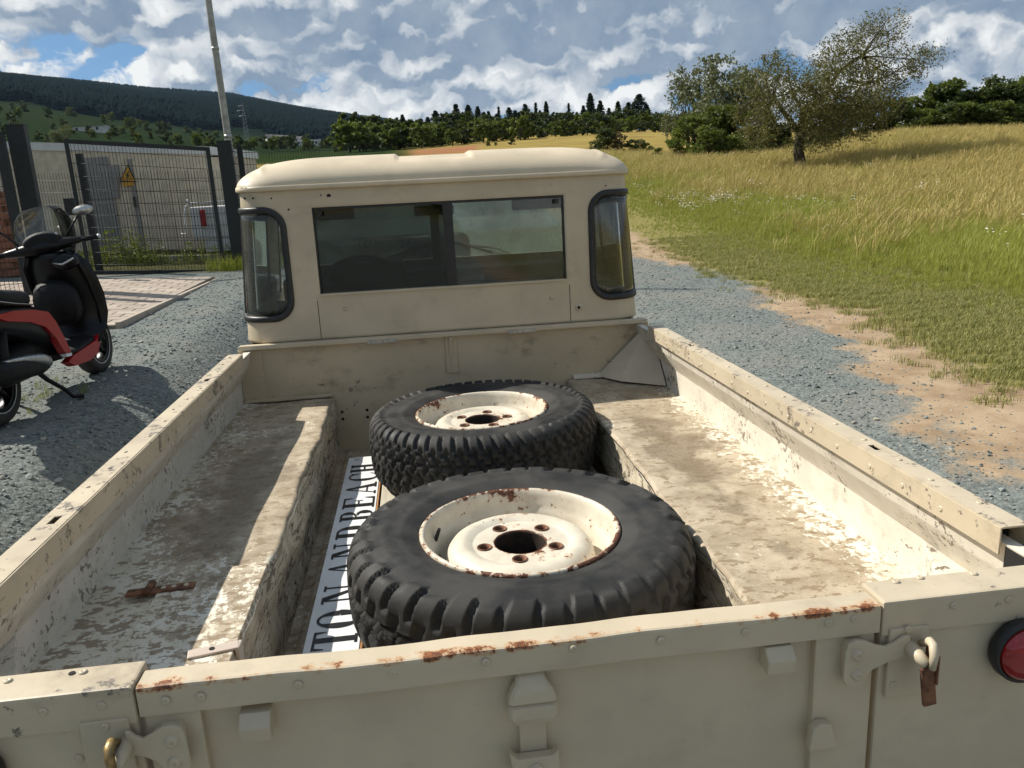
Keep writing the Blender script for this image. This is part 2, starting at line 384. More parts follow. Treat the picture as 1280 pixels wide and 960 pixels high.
M['letter'] = simple('sign_black', (0.014, 0.014, 0.014), 0.35)
def wood(name, a, b):
    m, t = mat(name); p = t.pos()
    g = t.noise(t.map(p, (30, 2.0, 30)), 3, 5, 0.6, 0.8)
    t.out(t.bsdf(t.mix(t.step(g, 0.3, 0.7), a, b), 0.7, 0, t.bump(g, 0.2, 0.002))); return m
M['wood'] = wood('orange_wood', (0.34, 0.155, 0.055), (0.50, 0.27, 0.11))
M['deck'] = wood('pale_boards', (0.46, 0.41, 0.31), (0.58, 0.53, 0.42))
M['fence'] = simple('anthracite_fence', (0.010, 0.013, 0.014), 0.55, 0.0, nscale=9, namp=0.25)
M['render'] = simple('beige_render', (0.60, 0.515, 0.385), 0.85, nscale=7, namp=0.12, bump=0.15, bscale=120)
M['roofedge'] = simple('pale_roof_slab', (0.62, 0.62, 0.60), 0.7, nscale=4, namp=0.1)
M['door'] = simple('grey_steel_door', (0.26, 0.25, 0.235), 0.5, 0.1, nscale=10, namp=0.1)
M['yellow'] = simple('warning_yellow', (0.60, 0.30, 0.015), 0.5)
M['white'] = simple('white_coat', (0.72, 0.73, 0.73), 0.35, nscale=6, namp=0.06)
M['redpl'] = simple('red_plastic', (0.42, 0.015, 0.02), 0.3)
M['sblack'] = simple('scooter_black_plastic', (0.006, 0.006, 0.007), 0.34, nscale=14, namp=0.3, spec=0.3)
M['smatte'] = simple('scooter_matte_plastic', (0.009, 0.009, 0.010), 0.6, nscale=30, namp=0.3, bump=0.1, spec=0.25)
M['sred'] = simple('scooter_red_paint', (0.36, 0.004, 0.012), 0.3, coat=0.15, spec=0.3)
M['silver'] = simple('brushed_alloy', (0.50, 0.50, 0.49), 0.35, 0.9, nscale=40, namp=0.2)
M['pole'] = simple('weathered_pole', (0.36, 0.35, 0.31), 0.5, 0.3, nscale=9, namp=0.25)
M['bark'] = simple('bark', (0.055, 0.043, 0.032), 0.9, nscale=6, namp=0.45, bump=0.8, bscale=24)
M['brick'] = simple('terracotta', (0.24, 0.10, 0.058), 0.85, nscale=8, namp=0.3)
M['tile_r'] = simple('roof_tiles', (0.22, 0.09, 0.06), 0.8, nscale=0.3, namp=0.25)
M['housew'] = simple('house_wall', (0.62, 0.60, 0.55), 0.8)
M['tile_g'] = simple('grey_tiles', (0.10, 0.095, 0.09), 0.8)
M['steelg'] = simple('pylon_steel', (0.22, 0.24, 0.25), 0.5, 0.5)
def paver():
    m, t = mat('paver_concrete'); p = t.pos()
    rnd = t.new('ShaderNodeObjectInfo').outputs['Random']
    c = t.mix(rnd, (0.34, 0.275, 0.215), (0.46, 0.385, 0.31))
    c = t.mix(t.math('MULTIPLY', t.step(t.noise(p, 9, 6, 0.65), 0.45, 0.75), 0.5), c, (0.20, 0.165, 0.13))
    t.out(t.bsdf(c, 0.85, 0, t.bump(t.noise(p, 120, 4, 0.6), 0.2, 0.003))); return m
M['paver'] = paver()
def stone():
    m, t = mat('crushed_stone'); rnd = t.attr('rnd', 'Fac')
    oi = t.new('ShaderNodeObjectInfo').outputs['Random']
    c = t.mix(oi, (0.080, 0.102, 0.098), (0.33, 0.355, 0.330))
    c = t.mix(t.step(oi, 0.90, 0.95), c, (0.40, 0.36, 0.29))
    t.out(t.bsdf(c, 0.75, 0, t.bump(t.noise(t.objc(), 3, 4, 0.6), 0.3, 0.1))); return m
M['stone'] = stone()
def leaf(name, a, b, trans=0.25, rough=0.55, spec=0.3):
    m, t = mat(name); v = t.attr('tint', 'Fac')
    oi = t.new('ShaderNodeObjectInfo').outputs['Random']
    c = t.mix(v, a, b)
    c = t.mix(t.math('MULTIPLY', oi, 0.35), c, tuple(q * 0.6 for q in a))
    bs = t.bsdf(c, rough, 0, spec=spec)
    tl = t.new('ShaderNodeBsdfTranslucent'); t.put(tl.inputs[0], t.mix(0.5, c, (0.20, 0.24, 0.03)))
    mx = t.new('ShaderNodeMixShader'); mx.inputs[0].default_value = trans; t.l.new(bs, mx.inputs[1]); t.l.new(tl.outputs[0], mx.inputs[2])
    t.out(mx.outputs[0]); return m
M['leaf_tree'] = leaf('leaf_orchard', (0.075, 0.080, 0.024), (0.26, 0.22, 0.08))
M['leaf_willow'] = leaf('leaf_willow', (0.11, 0.125, 0.065), (0.23, 0.24, 0.135))
M['leaf_green'] = leaf('leaf_green', (0.060, 0.095, 0.015), (0.19, 0.235, 0.040), 0.35)
M['leaf_dark'] = leaf('leaf_dark', (0.026, 0.048, 0.013), (0.085, 0.112, 0.028))
M['leaf_red'] = leaf('leaf_reddish', (0.060, 0.048, 0.028), (0.13, 0.085, 0.045))
M['needle'] = leaf('needle_spruce', (0.010, 0.024, 0.013), (0.030, 0.050, 0.022), 0.1, 0.8, 0.1)
M['needle_far_shaded'] = leaf('needle_far_shaded', (0.004, 0.010, 0.011), (0.011, 0.019, 0.019), 0.0, 0.95, 0.0)  # darker, bluer far copy: cloud shade over the hill put into the colour
M['grass_s'] = leaf('grass_short', (0.24, 0.25, 0.065), (0.50, 0.44, 0.19), 0.3)
M['grass_g'] = leaf('grass_green', (0.215, 0.265, 0.026), (0.52, 0.50, 0.11), 0.35)
M['grass_y'] = leaf('grass_dry', (0.40, 0.31, 0.085), (0.70, 0.55, 0.24), 0.3)
M['petal'] = simple('white_petal', (0.80, 0.79, 0.74), 0.6)
M['weed'] = leaf('weed_leaf', (0.10, 0.15, 0.02), (0.26, 0.27, 0.04), 0.35)
# ================================================================== ground
COLS = np.array([-400, 0, 100, 200, 300, 400, 500, 620, 780, 900, 1000, 1130, 1280, 1700.])
RAD = np.array([60, 150, 300, 1200, 3000, 4500.])
ROWS = np.array([
 [212, 212, 212, 212, 212, 206, 202, 200, 200, 200, 194, 173, 170, 166],
 [196, 198, 199, 200, 202, 198, 192, 184, 175, 172, 172, 168, 165, 160],
 [182, 184, 187, 189, 192, 188, 181, 170, 162, 161, 162, 160, 158, 155],
 [120, 126, 141, 158, 172, 179, 184, 184, 178, 176, 176, 170, 165, 160],
 [ 80,  98, 105, 117, 123, 141, 156, 172, 186, 190, 190, 185, 180, 180],
 [105, 118, 125, 135, 140, 156, 170, 185, 195, 200, 200, 195, 190, 190.]])
def _az(c, r): q = ray((c, r)); return math.atan2(q[0], q[1])
AZC = np.array([_az(c, 190) for c in COLS])
SLO = np.array([[(lambda q: q[2] / math.hypot(q[0], q[1]))(ray((c, r))) for c, r in zip(COLS, row)] for row in ROWS])
ZR = CAM[2] + SLO * RAD[:, None]
def soft(v, k=3.0): return 0.5 * (v + np.sqrt(v * v + k * k))
def near_h(x, y):
    a = 1 - sstep(-2.35, -1.25, x)
    yy = np.clip(y, -10, 80)
    left = a * (0.5 + 0.012 * (np.clip(yy, -5, 30) - 5) + 0.035 * np.clip(-3.3 - x, 0, 10))
    right = 0.12 * sstep(1.4, 3.2, x) + 0.027 * soft(x - 5.0, 1.5) * sstep(1.5, 6, x)
    rise = 0.055 * soft(yy - 13, 4.0) * (1 - 0.75 * a)
    return left + right + rise - 0.055 * soft(np.array(-13.0), 4.0)
def G(x, y):
    x = np.asarray(x, float); y = np.asarray(y, float)
    dx, dy = x - CAM[0], y - CAM[1]; r = np.hypot(dx, dy); az = np.arctan2(dx, dy)
    zn = near_h(x, y)
    az_c = np.clip(az, AZC[0], AZC[-1])
    cols = np.array([np.interp(az_c, AZC, ZR[i]) for i in range(len(RAD))])
    zf = np.zeros_like(r)
    for i in range(len(RAD) - 1):
        t_ = np.clip((r - RAD[i]) / (RAD[i + 1] - RAD[i]), 0, 1)
        s_ = t_ if i != 3 else t_ ** 0.9
        zf = np.where((r >= RAD[i]), cols[i] + (cols[i + 1] - cols[i]) * s_, zf) if i > 0 else np.where(r >= RAD[0], cols[0] + (cols[1] - cols[0]) * s_, cols[0])
    w_ = sstep(24, 60, r)
    z = zn * (1 - w_) + zf * w_
    return z + 0.35 * sstep(60, 160, r) * np.sin(x * 0.061 + 1.3) * np.cos(y * 0.047) + 5 * sstep(900, 2500, r) * np.sin(x * 0.006) * np.sin(y * 0.0045 + 1)
azs = np.concatenate([np.linspace(-math.pi, -0.75, 40, endpoint=False), np.linspace(-0.75, 0.95, 230, endpoint=False), np.linspace(0.95, math.pi, 36, endpoint=False)])
rs = np.concatenate([[0.4], np.geomspace(0.8, 60, 120), np.geomspace(62, 4500, 120)])
A_, R_ = np.meshgrid(azs, rs); X_ = CAM[0] + R_ * np.sin(A_); Y_ = CAM[1] + R_ * np.cos(A_); Z_ = G(X_, Y_)
na, nr = len(azs), len(rs)
V = np.stack([X_, Y_, Z_], -1).reshape(-1, 3)
F = [(i * na + j, i * na + (j + 1) % na, (i + 1) * na + (j + 1) % na, (i + 1) * na + j) for i in range(nr - 1) for j in range(na)]
F.append(tuple(range(na))[::-1])
def ground_mat():
    m, t = mat('ground'); p = t.pos(); x, y, z = t.sep(p)
    def edge(pts, lo, hi):
        n = t.new('ShaderNodeFloatCurve'); c = n.mapping.curves[0]
        pts = [((q[1] - 0) / 20.0, q[0] / 10.0) for q in pts]
        c.points[0].location = pts[0]; c.points[-1].location = pts[-1]
        for q in pts[1:-1]: c.points.new(*q)
        n.mapping.update()
        t.put(n.inputs['Value'], t.math('DIVIDE', y, 20.0, clamp=True))
        return t.math('MULTIPLY', n.outputs[0], 10.0)
    ge = edge([(2.9, 0), (3.03, 2.76), (2.99, 3.44), (3.3, 4.24), (3.59, 5.3), (4.02, 6.5), (4.03, 7.96), (4.85, 11.2), (4.26, 14.3), (4.3, 20)], 0, 1)
    de = edge([(4.1, 0), (4.3, 4.02), (4.28, 4.58), (4.55, 5.88), (4.92, 7.36), (4.79, 10.1), (4.80, 11.2), (5.14, 15.9), (5.3, 20)], 0, 1)
    wob = t.math('MULTIPLY', t.math('SUBTRACT', t.noise(p, 1.9, 7, 0.68), 0.5), 1.7)
    wob2 = t.math('MULTIPLY', t.math('SUBTRACT', t.noise(p, 3.6, 7, 0.72), 0.5), 1.9)
    gm = t.step(t.math('ADD', t.math('SUBTRACT', x, ge), wob), -0.16, 0.16)      # 0 gravel, 1 dirt
    dm = t.step(t.math('ADD', t.math('SUBTRACT', x, de), wob2), -0.10, 0.14)     # 1 grass
    v1 = t.voro(p, 38.0, 'F1', 1); v2 = t.voro(p, 38.0, 'F1', 0)
    v3 = t.voro(p, 110.0, 'F1', 1); v4 = t.voro(p, 110.0, 'F1', 0)
    s1 = t.sep(v1)[0]; s3 = t.sep(v3)[1]
    grav = t.mix(s1, (0.080, 0.100, 0.096), (0.245, 0.275, 0.255))
    grav = t.mix(0.45, grav, t.mix(s3, (0.08, 0.09, 0.092), (0.27, 0.275, 0.26)))
    grav = t.mix(t.math('MULTIPLY', t.step(t.noise(p, 1.1, 5, 0.6), 0.42, 0.66), 0.45), grav, (0.26, 0.245, 0.21))
    dirt = t.mix(t.step(t.noise(p, 3.0, 7, 0.65), 0.3, 0.7), (0.28, 0.195, 0.12), (0.43, 0.325, 0.215))
    dirt = t.mix(t.step(t.noise(p, 60, 4, 0.7), 0.60, 0.66), dirt, (0.20, 0.18, 0.15))
    soil = t.mix(t.step(t.noise(p, 14, 6, 0.65), 0.35, 0.65), (0.15, 0.145, 0.045), (0.28, 0.24, 0.10))
    nearc = t.mix(gm, grav, dirt); nearc = t.mix(dm, nearc, soil)
    # behind the gate the plot is rough soil
    lot = t.math('MULTIPLY', t.step(y, 12.4, 13.0), t.step(x, -2.6, -3.1)); nearc = t.mix(lot, nearc, t.mix(t.step(t.noise(p, 6, 6, 0.65), 0.35, 0.65), (0.035, 0.042, 0.015), (0.09, 0.085, 0.045)))
    far = t.attr('far_colour'); r = t.attr('far_mix', 'Fac')
    fn = t.mix(t.step(t.noise(p, 0.12, 6, 0.65), 0.3, 0.7), (0.72, 0.72, 0.72), (1.18, 1.18, 1.18))
    farc = t.mix(1.0, far, fn, 'MULTIPLY')
    c = t.mix(r, nearc, farc)
    h = t.math('ADD', t.math('MULTIPLY', v2, -0.55), t.math('MULTIPLY', v4, -0.25))
    h = t.math('MULTIPLY', h, t.math('SUBTRACT', 1.0, t.math('MULTIPLY', gm, 0.8)))
    h = t.math('ADD', h, t.math('MULTIPLY', t.noise(p, 9, 6, 0.65), 0.5))
    t.out(t.bsdf(c, 0.88, 0, t.bump(h, 0.55, 0.02), spec=0.0)); return m
ground = pyd('ground', V, F, ground_mat(), None, True); tag(ground, kind='structure')
rr = np.hypot(V[:, 0] - CAM[0], V[:, 1] - CAM[1]); aa = np.arctan2(V[:, 0] - CAM[0], V[:, 1] - CAM[1])
fc = np.tile(np.array([0.30, 0.225, 0.075]), (len(V), 1))                         # dry meadow
def blend(mask, colr): fc[:] = fc * (1 - mask[:, None]) + np.array(colr) * mask[:, None]
azp = lambda c: _az(c, 190)
blend(sstep(70, 110, rr) * (1 - sstep(azp(480), azp(560), aa)), (0.030, 0.048, 0.018))           # valley pasture, left half
blend(sstep(95, 110, rr) * (1 - sstep(175, 205, rr)) * sstep(azp(505), azp(525), aa) * (1 - sstep(azp(590), azp(605), aa)), (0.34, 0.17, 0.085))  # ploughed strip
blend(sstep(240, 300, rr) * (1 - sstep(azp(480), azp(520), aa)), (0.022, 0.036, 0.017))  # hill fields and forest floor: cloud shade put into the dark colours
pf = 0.5 + 0.5 * np.sin(V[:, 0] * 0.013 + V[:, 1] * 0.009)
blend(sstep(500, 700, rr) * 0.5 * pf * (1 - sstep(azp(380), azp(460), aa)), (0.034, 0.042, 0.020))
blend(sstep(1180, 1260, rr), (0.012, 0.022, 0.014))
blend(sstep(290, 330, rr) * sstep(azp(480), azp(520), aa), (0.02, 0.03, 0.012))
ca = ground.data.attributes.new('far_colour', 'FLOAT_COLOR', 'POINT'); ca.data.foreach_set('color', np.concatenate([fc, np.ones((len(V), 1))], 1).astype(np.float32).ravel())
fa = ground.data.attributes.new('far_mix', 'FLOAT', 'POINT'); fa.data.foreach_set('value', (sstep(20, 50, rr) * sstep(8.0, 16.0, V[:, 0]) + sstep(45, 80, rr)).clip(0, 1).astype(np.float32))

# ================================================================== scatter (uncountable cover only)
def scatter(name, pts, rz, sc, protos, label, tilt=0.0, cat=None):
    """points with their own turn and size; each carries one of the small protos"""
    pts = np.asarray(pts, float); n = len(pts)
    me = bpy.data.meshes.new(name); me.vertices.add(n); me.vertices.foreach_set('co', pts.astype(np.float32).ravel())
    rot = np.zeros((n, 3), np.float32); rot[:, 2] = rz
    if tilt: rot[:, 0] = RNG.uniform(-tilt, tilt, n); rot[:, 1] = RNG.uniform(-tilt, tilt, n)
    a = me.attributes.new('turn', 'FLOAT_VECTOR', 'POINT'); a.data.foreach_set('vector', rot.ravel())
    sc3 = np.asarray(sc, float); sc3 = np.repeat(sc3[:, None], 3, 1) if sc3.ndim == 1 else sc3
    a = me.attributes.new('size', 'FLOAT_VECTOR', 'POINT'); a.data.foreach_set('vector', sc3.astype(np.float32).ravel())
    a = me.attributes.new('pick', 'INT', 'POINT'); a.data.foreach_set('value', RNG.integers(0, len(protos), n).astype(np.int32))
    me.update()
    o = bpy.data.objects.new(name, me); COL.objects.link(o)
    c = bpy.data.collections.new(name + '_pieces')
    for i, q in enumerate(protos): c.objects.link(bpy.data.objects.new(f'{name}_piece_{i:02d}', q))
    ng = bpy.data.node_groups.new(name, 'GeometryNodeTree')
    ng.interface.new_socket('Geometry', in_out='INPUT', socket_type='NodeSocketGeometry'); ng.interface.new_socket('Geometry', in_out='OUTPUT', socket_type='NodeSocketGeometry')
    N = ng.nodes; Lk = ng.links
    gi = N.new('NodeGroupInput'); go = N.new('NodeGroupOutput'); iop = N.new('GeometryNodeInstanceOnPoints'); ci = N.new('GeometryNodeCollectionInfo')
    ci.inputs['Collection'].default_value = c; ci.inputs['Separate Children'].default_value = True; ci.inputs['Reset Children'].default_value = True
    def na_(nm, ty):
        q = N.new('GeometryNodeInputNamedAttribute'); q.data_type = ty; q.inputs['Name'].default_value = nm; return q.outputs[0]
    Lk.new(gi.outputs[0], iop.inputs['Points']); Lk.new(ci.outputs[0], iop.inputs['Instance']); iop.inputs['Pick Instance'].default_value = True
    Lk.new(na_('pick', 'INT'), iop.inputs['Instance Index'])
    e2r = N.new('FunctionNodeEulerToRotation'); Lk.new(na_('turn', 'FLOAT_VECTOR'), e2r.inputs[0]); Lk.new(e2r.outputs[0], iop.inputs['Rotation'])
    Lk.new(na_('size', 'FLOAT_VECTOR'), iop.inputs['Scale']); Lk.new(iop.outputs[0], go.inputs[0])
    md = o.modifiers.new('scatter', 'NODES'); md.node_group = ng
    tag(o, label, cat, kind='stuff'); return o
def mesh_np(name, v, f, m, tint=None, smooth=False):
    me = bpy.data.meshes.new(name); v = np.asarray(v, np.float32); f = np.asarray(f, np.int32)
    me.vertices.add(len(v)); me.vertices.foreach_set('co', v.ravel()); k = f.shape[1]
    me.loops.add(f.size); me.loops.foreach_set('vertex_index', f.ravel())
    me.polygons.add(len(f)); me.polygons.foreach_set('loop_start', np.arange(0, f.size, k, dtype=np.int32)); me.polygons.foreach_set('loop_total', np.full(len(f), k, np.int32))
    me.update(calc_edges=True); me.materials.append(m)
    if tint is not None:
        a = me.attributes.new('tint', 'FLOAT', 'POINT'); a.data.foreach_set('value', np.asarray(tint, np.float32))
    if smooth: me.polygons.foreach_set('use_smooth', [True] * len(f))
    return me
def stone_mesh(i):
    bm = bmesh.new(); bmesh.ops.create_icosphere(bm, subdivisions=1, radius=1.0)
    r = random.Random(i)
    for v in bm.verts:
        k = r.uniform(0.6, 1.1); v.co = Vector((v.co.x * k, v.co.y * k * 0.8, v.co.z * k * 0.55))
    me = bpy.data.meshes.new('stone'); bm.to_mesh(me); bm.free(); me.materials.append(M['stone']); return me
stones = [stone_mesh(i) for i in range(6)]
def edge_g(y): return np.interp(y, [0, 2.76, 3.44, 4.24, 5.3, 6.5, 7.96, 11.2, 14.3, 20], [2.9, 3.03, 2.99, 3.3, 3.59, 4.02, 4.03, 4.85, 4.26, 4.3])
def edge_d(y): return np.interp(y, [0, 4.02, 4.58, 5.88, 7.36, 10.1, 11.2, 15.9, 20], [4.25, 4.3, 4.28, 4.55, 4.92, 4.79, 4.80, 5.14, 5.3])
xs = RNG.uniform(-4.6, 5.2, 90000); ys = 0.5 + 15.5 * RNG.uniform(0, 1, 90000) ** 1.35
keep = (xs < edge_g(ys) + RNG.normal(0, 0.25, len(xs))) & ~((xs < -3.15) & (ys > 7.2)) & ~((np.abs(xs) < 1.0) & (ys < 5.5)) & (RNG.uniform(0, 1, len(xs)) < 0.75)
xs, ys = xs[keep], ys[keep]; sz = np.clip(RNG.lognormal(math.log(0.0086), 0.42, len(xs)), 0.005, 0.034)
scatter('gravel', np.stack([xs, ys, G(xs, ys) + sz * 0.2], 1), RNG.uniform(0, 6.28, len(xs)), sz, stones, 'blue grey crushed stone covering the drive', tilt=0.5)
xs = RNG.uniform(2.8, 5.4, 2600); ys = RNG.uniform(2.0, 17, 2600); k = (xs > edge_g(ys)) & (xs < edge_d(ys) + 0.2); xs, ys = xs[k], ys[k]
sz = RNG.uniform(0.004, 0.016, len(xs))
scatter('loose_pebbles', np.stack([xs, ys, G(xs, ys)], 1), RNG.uniform(0, 6.28, len(xs)), sz, stones, 'loose pebbles on the bare sandy verge', tilt=0.5)
# ---- grass
def tuft(seed, m, n, h, spread, width, lean, head=False):
    r = np.random.default_rng(seed); v, f, tn = [], [], []
    for i in range(n):
        a = r.uniform(0, 6.28); b = np.array([math.cos(a), math.sin(a)]) * spread * math.sqrt(r.uniform())
        hh = h * r.uniform(0.55, 1.1); ld = r.normal(0, 1, 2) * 0.55 + np.array([0.45, -0.1]); ln = ld * lean * hh
        wd = np.array([math.cos(a + 1.57), math.sin(a + 1.57)]) * width * r.uniform(0.7, 1.3); tv = r.uniform()
        k = len(v); top = np.array([b[0] + ln[0], b[1] + ln[1], hh]); mid = np.array([b[0] + ln[0] * 0.32, b[1] + ln[1] * 0.32, hh * 0.58])
        v += [(b[0] - wd[0], b[1] - wd[1], -0.03), (b[0] + wd[0], b[1] + wd[1], -0.03), (mid[0] + wd[0] * .8, mid[1] + wd[1] * .8, mid[2]), (mid[0] - wd[0] * .8, mid[1] - wd[1] * .8, mid[2])]
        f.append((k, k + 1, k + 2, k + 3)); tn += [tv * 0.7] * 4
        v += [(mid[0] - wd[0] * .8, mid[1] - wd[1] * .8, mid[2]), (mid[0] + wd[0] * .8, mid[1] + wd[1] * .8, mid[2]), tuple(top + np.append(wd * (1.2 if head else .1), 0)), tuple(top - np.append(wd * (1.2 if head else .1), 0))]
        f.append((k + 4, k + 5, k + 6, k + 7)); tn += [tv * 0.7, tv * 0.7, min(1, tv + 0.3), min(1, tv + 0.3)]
    return mesh_np('tuft', v, f, m, tn)
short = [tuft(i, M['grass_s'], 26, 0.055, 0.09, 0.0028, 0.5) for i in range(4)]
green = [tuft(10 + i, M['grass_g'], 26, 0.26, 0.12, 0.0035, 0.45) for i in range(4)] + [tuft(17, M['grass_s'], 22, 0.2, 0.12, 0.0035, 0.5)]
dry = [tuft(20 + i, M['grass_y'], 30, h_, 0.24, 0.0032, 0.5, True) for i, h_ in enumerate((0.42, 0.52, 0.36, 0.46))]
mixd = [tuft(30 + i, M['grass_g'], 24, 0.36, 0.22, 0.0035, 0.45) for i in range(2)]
def wedge(n, y0, y1, x1slope, powr=1.0):
    y = y0 + (y1 - y0) * RNG.uniform(0, 1, n) ** powr
    lo = edge_d(np.clip(y, 0, 20)) - 0.6
    hi = 3.5 + y * 0.86 + x1slope
    x = lo + (hi - lo) * RNG.uniform(0, 1, n); return x, y
def nz(x, y, s): return 0.5 + 0.25 * (np.sin(x * s + 1.7 * np.sin(y * s * 0.7)) + np.sin(y * s * 1.3 + 1.1 * np.sin(x * s * 0.9)))
x, y = wedge(34000, 2.0, 17, 1.5, 1.1); dd = x - edge_d(np.clip(y, 0, 20))
k = (dd > -0.75 + 0.9 * nz(x, y, 3.3) * nz(x + 3, y, 7.1) * 1.6) & (RNG.uniform(0, 1, len(x)) < np.clip(1.5 - dd / 6, 0.25, 1)) & (RNG.uniform(0, 1, len(x)) < sstep(-0.5, 0.7, dd) + 0.10)
x, y = x[k], y[k]; scatter('short_grass', np.stack([x, y, G(x, y)], 1), RNG.uniform(-0.7, 0.7, len(x)), RNG.uniform(0.6, 1.25, len(x)), short, 'worn short grass along the sandy verge')
x, y = wedge(62000, 3.5, 40, 2.5, 1.2); dd = x - edge_d(np.clip(y, 0, 20))
k = (RNG.uniform(0, 1, len(x)) < sstep(0.4, 3.0, dd + 1.6 * (nz(x, y, 1.1) - 0.5) + 0.05 * np.maximum(0, y - 8))) & (RNG.uniform(0, 1, len(x)) < 1.0 - 0.85 * sstep(6, 15, dd))
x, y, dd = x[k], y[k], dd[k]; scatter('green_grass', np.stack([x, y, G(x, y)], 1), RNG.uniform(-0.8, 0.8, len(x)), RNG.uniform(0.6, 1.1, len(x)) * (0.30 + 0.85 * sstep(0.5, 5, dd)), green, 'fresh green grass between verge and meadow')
x, y = wedge(52000, 6, 62, 5, 1.25); dd = x - edge_d(np.clip(y, 0, 20))
k = RNG.uniform(0, 1, len(x)) < sstep(6.0, 15.0, dd + 0.20 * y + 5.0 * (nz(x, y, 0.45) - 0.5))
k &= np.hypot(x - CAM[0], y - CAM[1]) < 62
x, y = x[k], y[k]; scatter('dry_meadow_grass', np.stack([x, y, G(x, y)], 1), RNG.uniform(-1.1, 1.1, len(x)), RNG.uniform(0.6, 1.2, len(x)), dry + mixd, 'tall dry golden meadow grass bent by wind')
def flower():
    v, f = [], []
    r = np.random.default_rng(3)
    for i in range(7):
        c = np.array([r.normal(0, 0.12), r.normal(0, 0.12), r.uniform(0.35, 0.62)]); s_ = r.uniform(0.010, 0.02); k = len(v)
        for j in range(6): v.append(c + s_ * np.array([math.cos(j * 1.047), math.sin(j * 1.047), 0.3 * math.sin(j)]))
        f.append(tuple(k + j for j in range(6)))
    return mesh_np('flower', v, f, M['petal'], None)
x = RNG.normal(0, 1, 150) * 1.0 + 8.2; y = RNG.normal(0, 1, 150) * 3.0 + 22
x2, y2 = wedge(60, 8, 25, 0); k = x2 > 7.0
x = np.concatenate([x, x2[k]]); y = np.concatenate([y, y2[k]])
scatter('wild_flowers', np.stack([x, y, G(x, y)], 1), RNG.uniform(0, 6, len(x)), RNG.uniform(0.7, 1.2, len(x)), [flower()], 'small white wild flowers in the meadow')
# ================================================================== pickup truck
L = 2.2775; ZR_ = 1.1965; XB = 0.473; ZB = 0.958; XO = 0.826; TG = 0.465; ZT = 1.192; FLOOR = 0.722
truck = empty('pickup_truck', (0, 1.2, 0)); tag(truck, 'cream pickup truck with open load bed, flaking paint and a two-seat cab', 'truck')
def rivet_mesh(r=0.0055, h=0.0022):
    V, F = lathe_vf([(0.0012, h * 0.45), (r * 0.45, h), (r * 0.8, h * 0.8), (r, 0.0)], 10); k = len(V); F.append(tuple(i * 4 for i in range(10)))
    me = bpy.data.meshes.new('rivet'); me.from_pydata(V, [], F); me.update(); me.materials.append(M['paint']); me.polygons.foreach_set('use_smooth', [True] * len(F)); return me
RIV = rivet_mesh(); RIVB = rivet_mesh(0.0085, 0.005)
def rivet(p, normal, parent, me=None, name='rivet'):
    o = bpy.data.objects.new(name, me or RIV); COL.objects.link(o); o.location = tuple(p)
    o.rotation_euler = Vector(normal).to_track_quat('Z', 'Y').to_euler(); par(o, parent); return o
def hole(p, normal, r, parent, name='hole'):  # raised near-black disc; the shade of a hole is put into its colour
    n = Vector(normal).normalized(); q = n.to_track_quat('Z', 'Y').to_matrix(); pts = []
    for a in range(12): pts.append(Vector(p) + n * 0.0012 + q @ Vector((r * math.cos(a * math.pi / 6), r * math.sin(a * math.pi / 6), 0)))
    for a in range(12): pts.append(Vector(p) - n * 0.002 + q @ Vector((r * math.cos(a * math.pi / 6), r * math.sin(a * math.pi / 6), 0)))
    return pyd(name, pts, [tuple(range(12))] + [(a, 12 + a, 12 + (a + 1) % 12, (a + 1) % 12) for a in range(12)], M['dark'], parent)
def extrude_y(name, prof, y0, y1, m, p, ny=24, wav=0.0, seed=0, smooth=False):
    r = np.random.default_rng(seed); rows = []
    for i in range(ny + 1):
        yy = y0 + (y1 - y0) * i / ny
        rows.append([(a + wav * math.sin(yy * 7 + j) * 0.6 + r.normal(0, wav * 0.25), yy, b + r.normal(0, wav * 0.2)) for j, (a, b) in enumerate(prof)])
    n = len(prof); V = [q for w_ in rows for q in w_]; F = [(i * n + j, i * n + (j + 1) % n, (i + 1) * n + (j + 1) % n, (i + 1) * n + j) for i in range(ny) for j in range(n)]
    F.append(tuple(range(n))[::-1]); F.append(tuple(ny * n + j for j in range(n)))
    return pyd(name, V, F, m, p, smooth)
def plate_with_slots(name, xa, xb, y0, y1, z, th, slots, m, p):
    """flat strip along y, with rectangular holes cut through"""
    ys_ = sorted({y0, y1} | {q for s_ in slots for q in s_[:2]}); V, F = [], []
    def quad(x0, x1, a, b):
        k = len(V); V.extend([(x0, a, z), (x1, a, z), (x1, b, z), (x0, b, z)]); F.append((k, k + 1, k + 2, k + 3))
    for a, b in zip(ys_[:-1], ys_[1:]):
        s_ = [q for q in slots if q[0] <= a + 1e-6 and q[1] >= b - 1e-6]
        if s_:
            c = (xa + xb) / 2; w_ = s_[0][2] / 2; quad(xa, c - w_, a, b); quad(c + w_, xb, a, b)
        else: quad(xa, xb, a, b)
    o = pyd(name, V, F, m, p); solid(o, th); return o
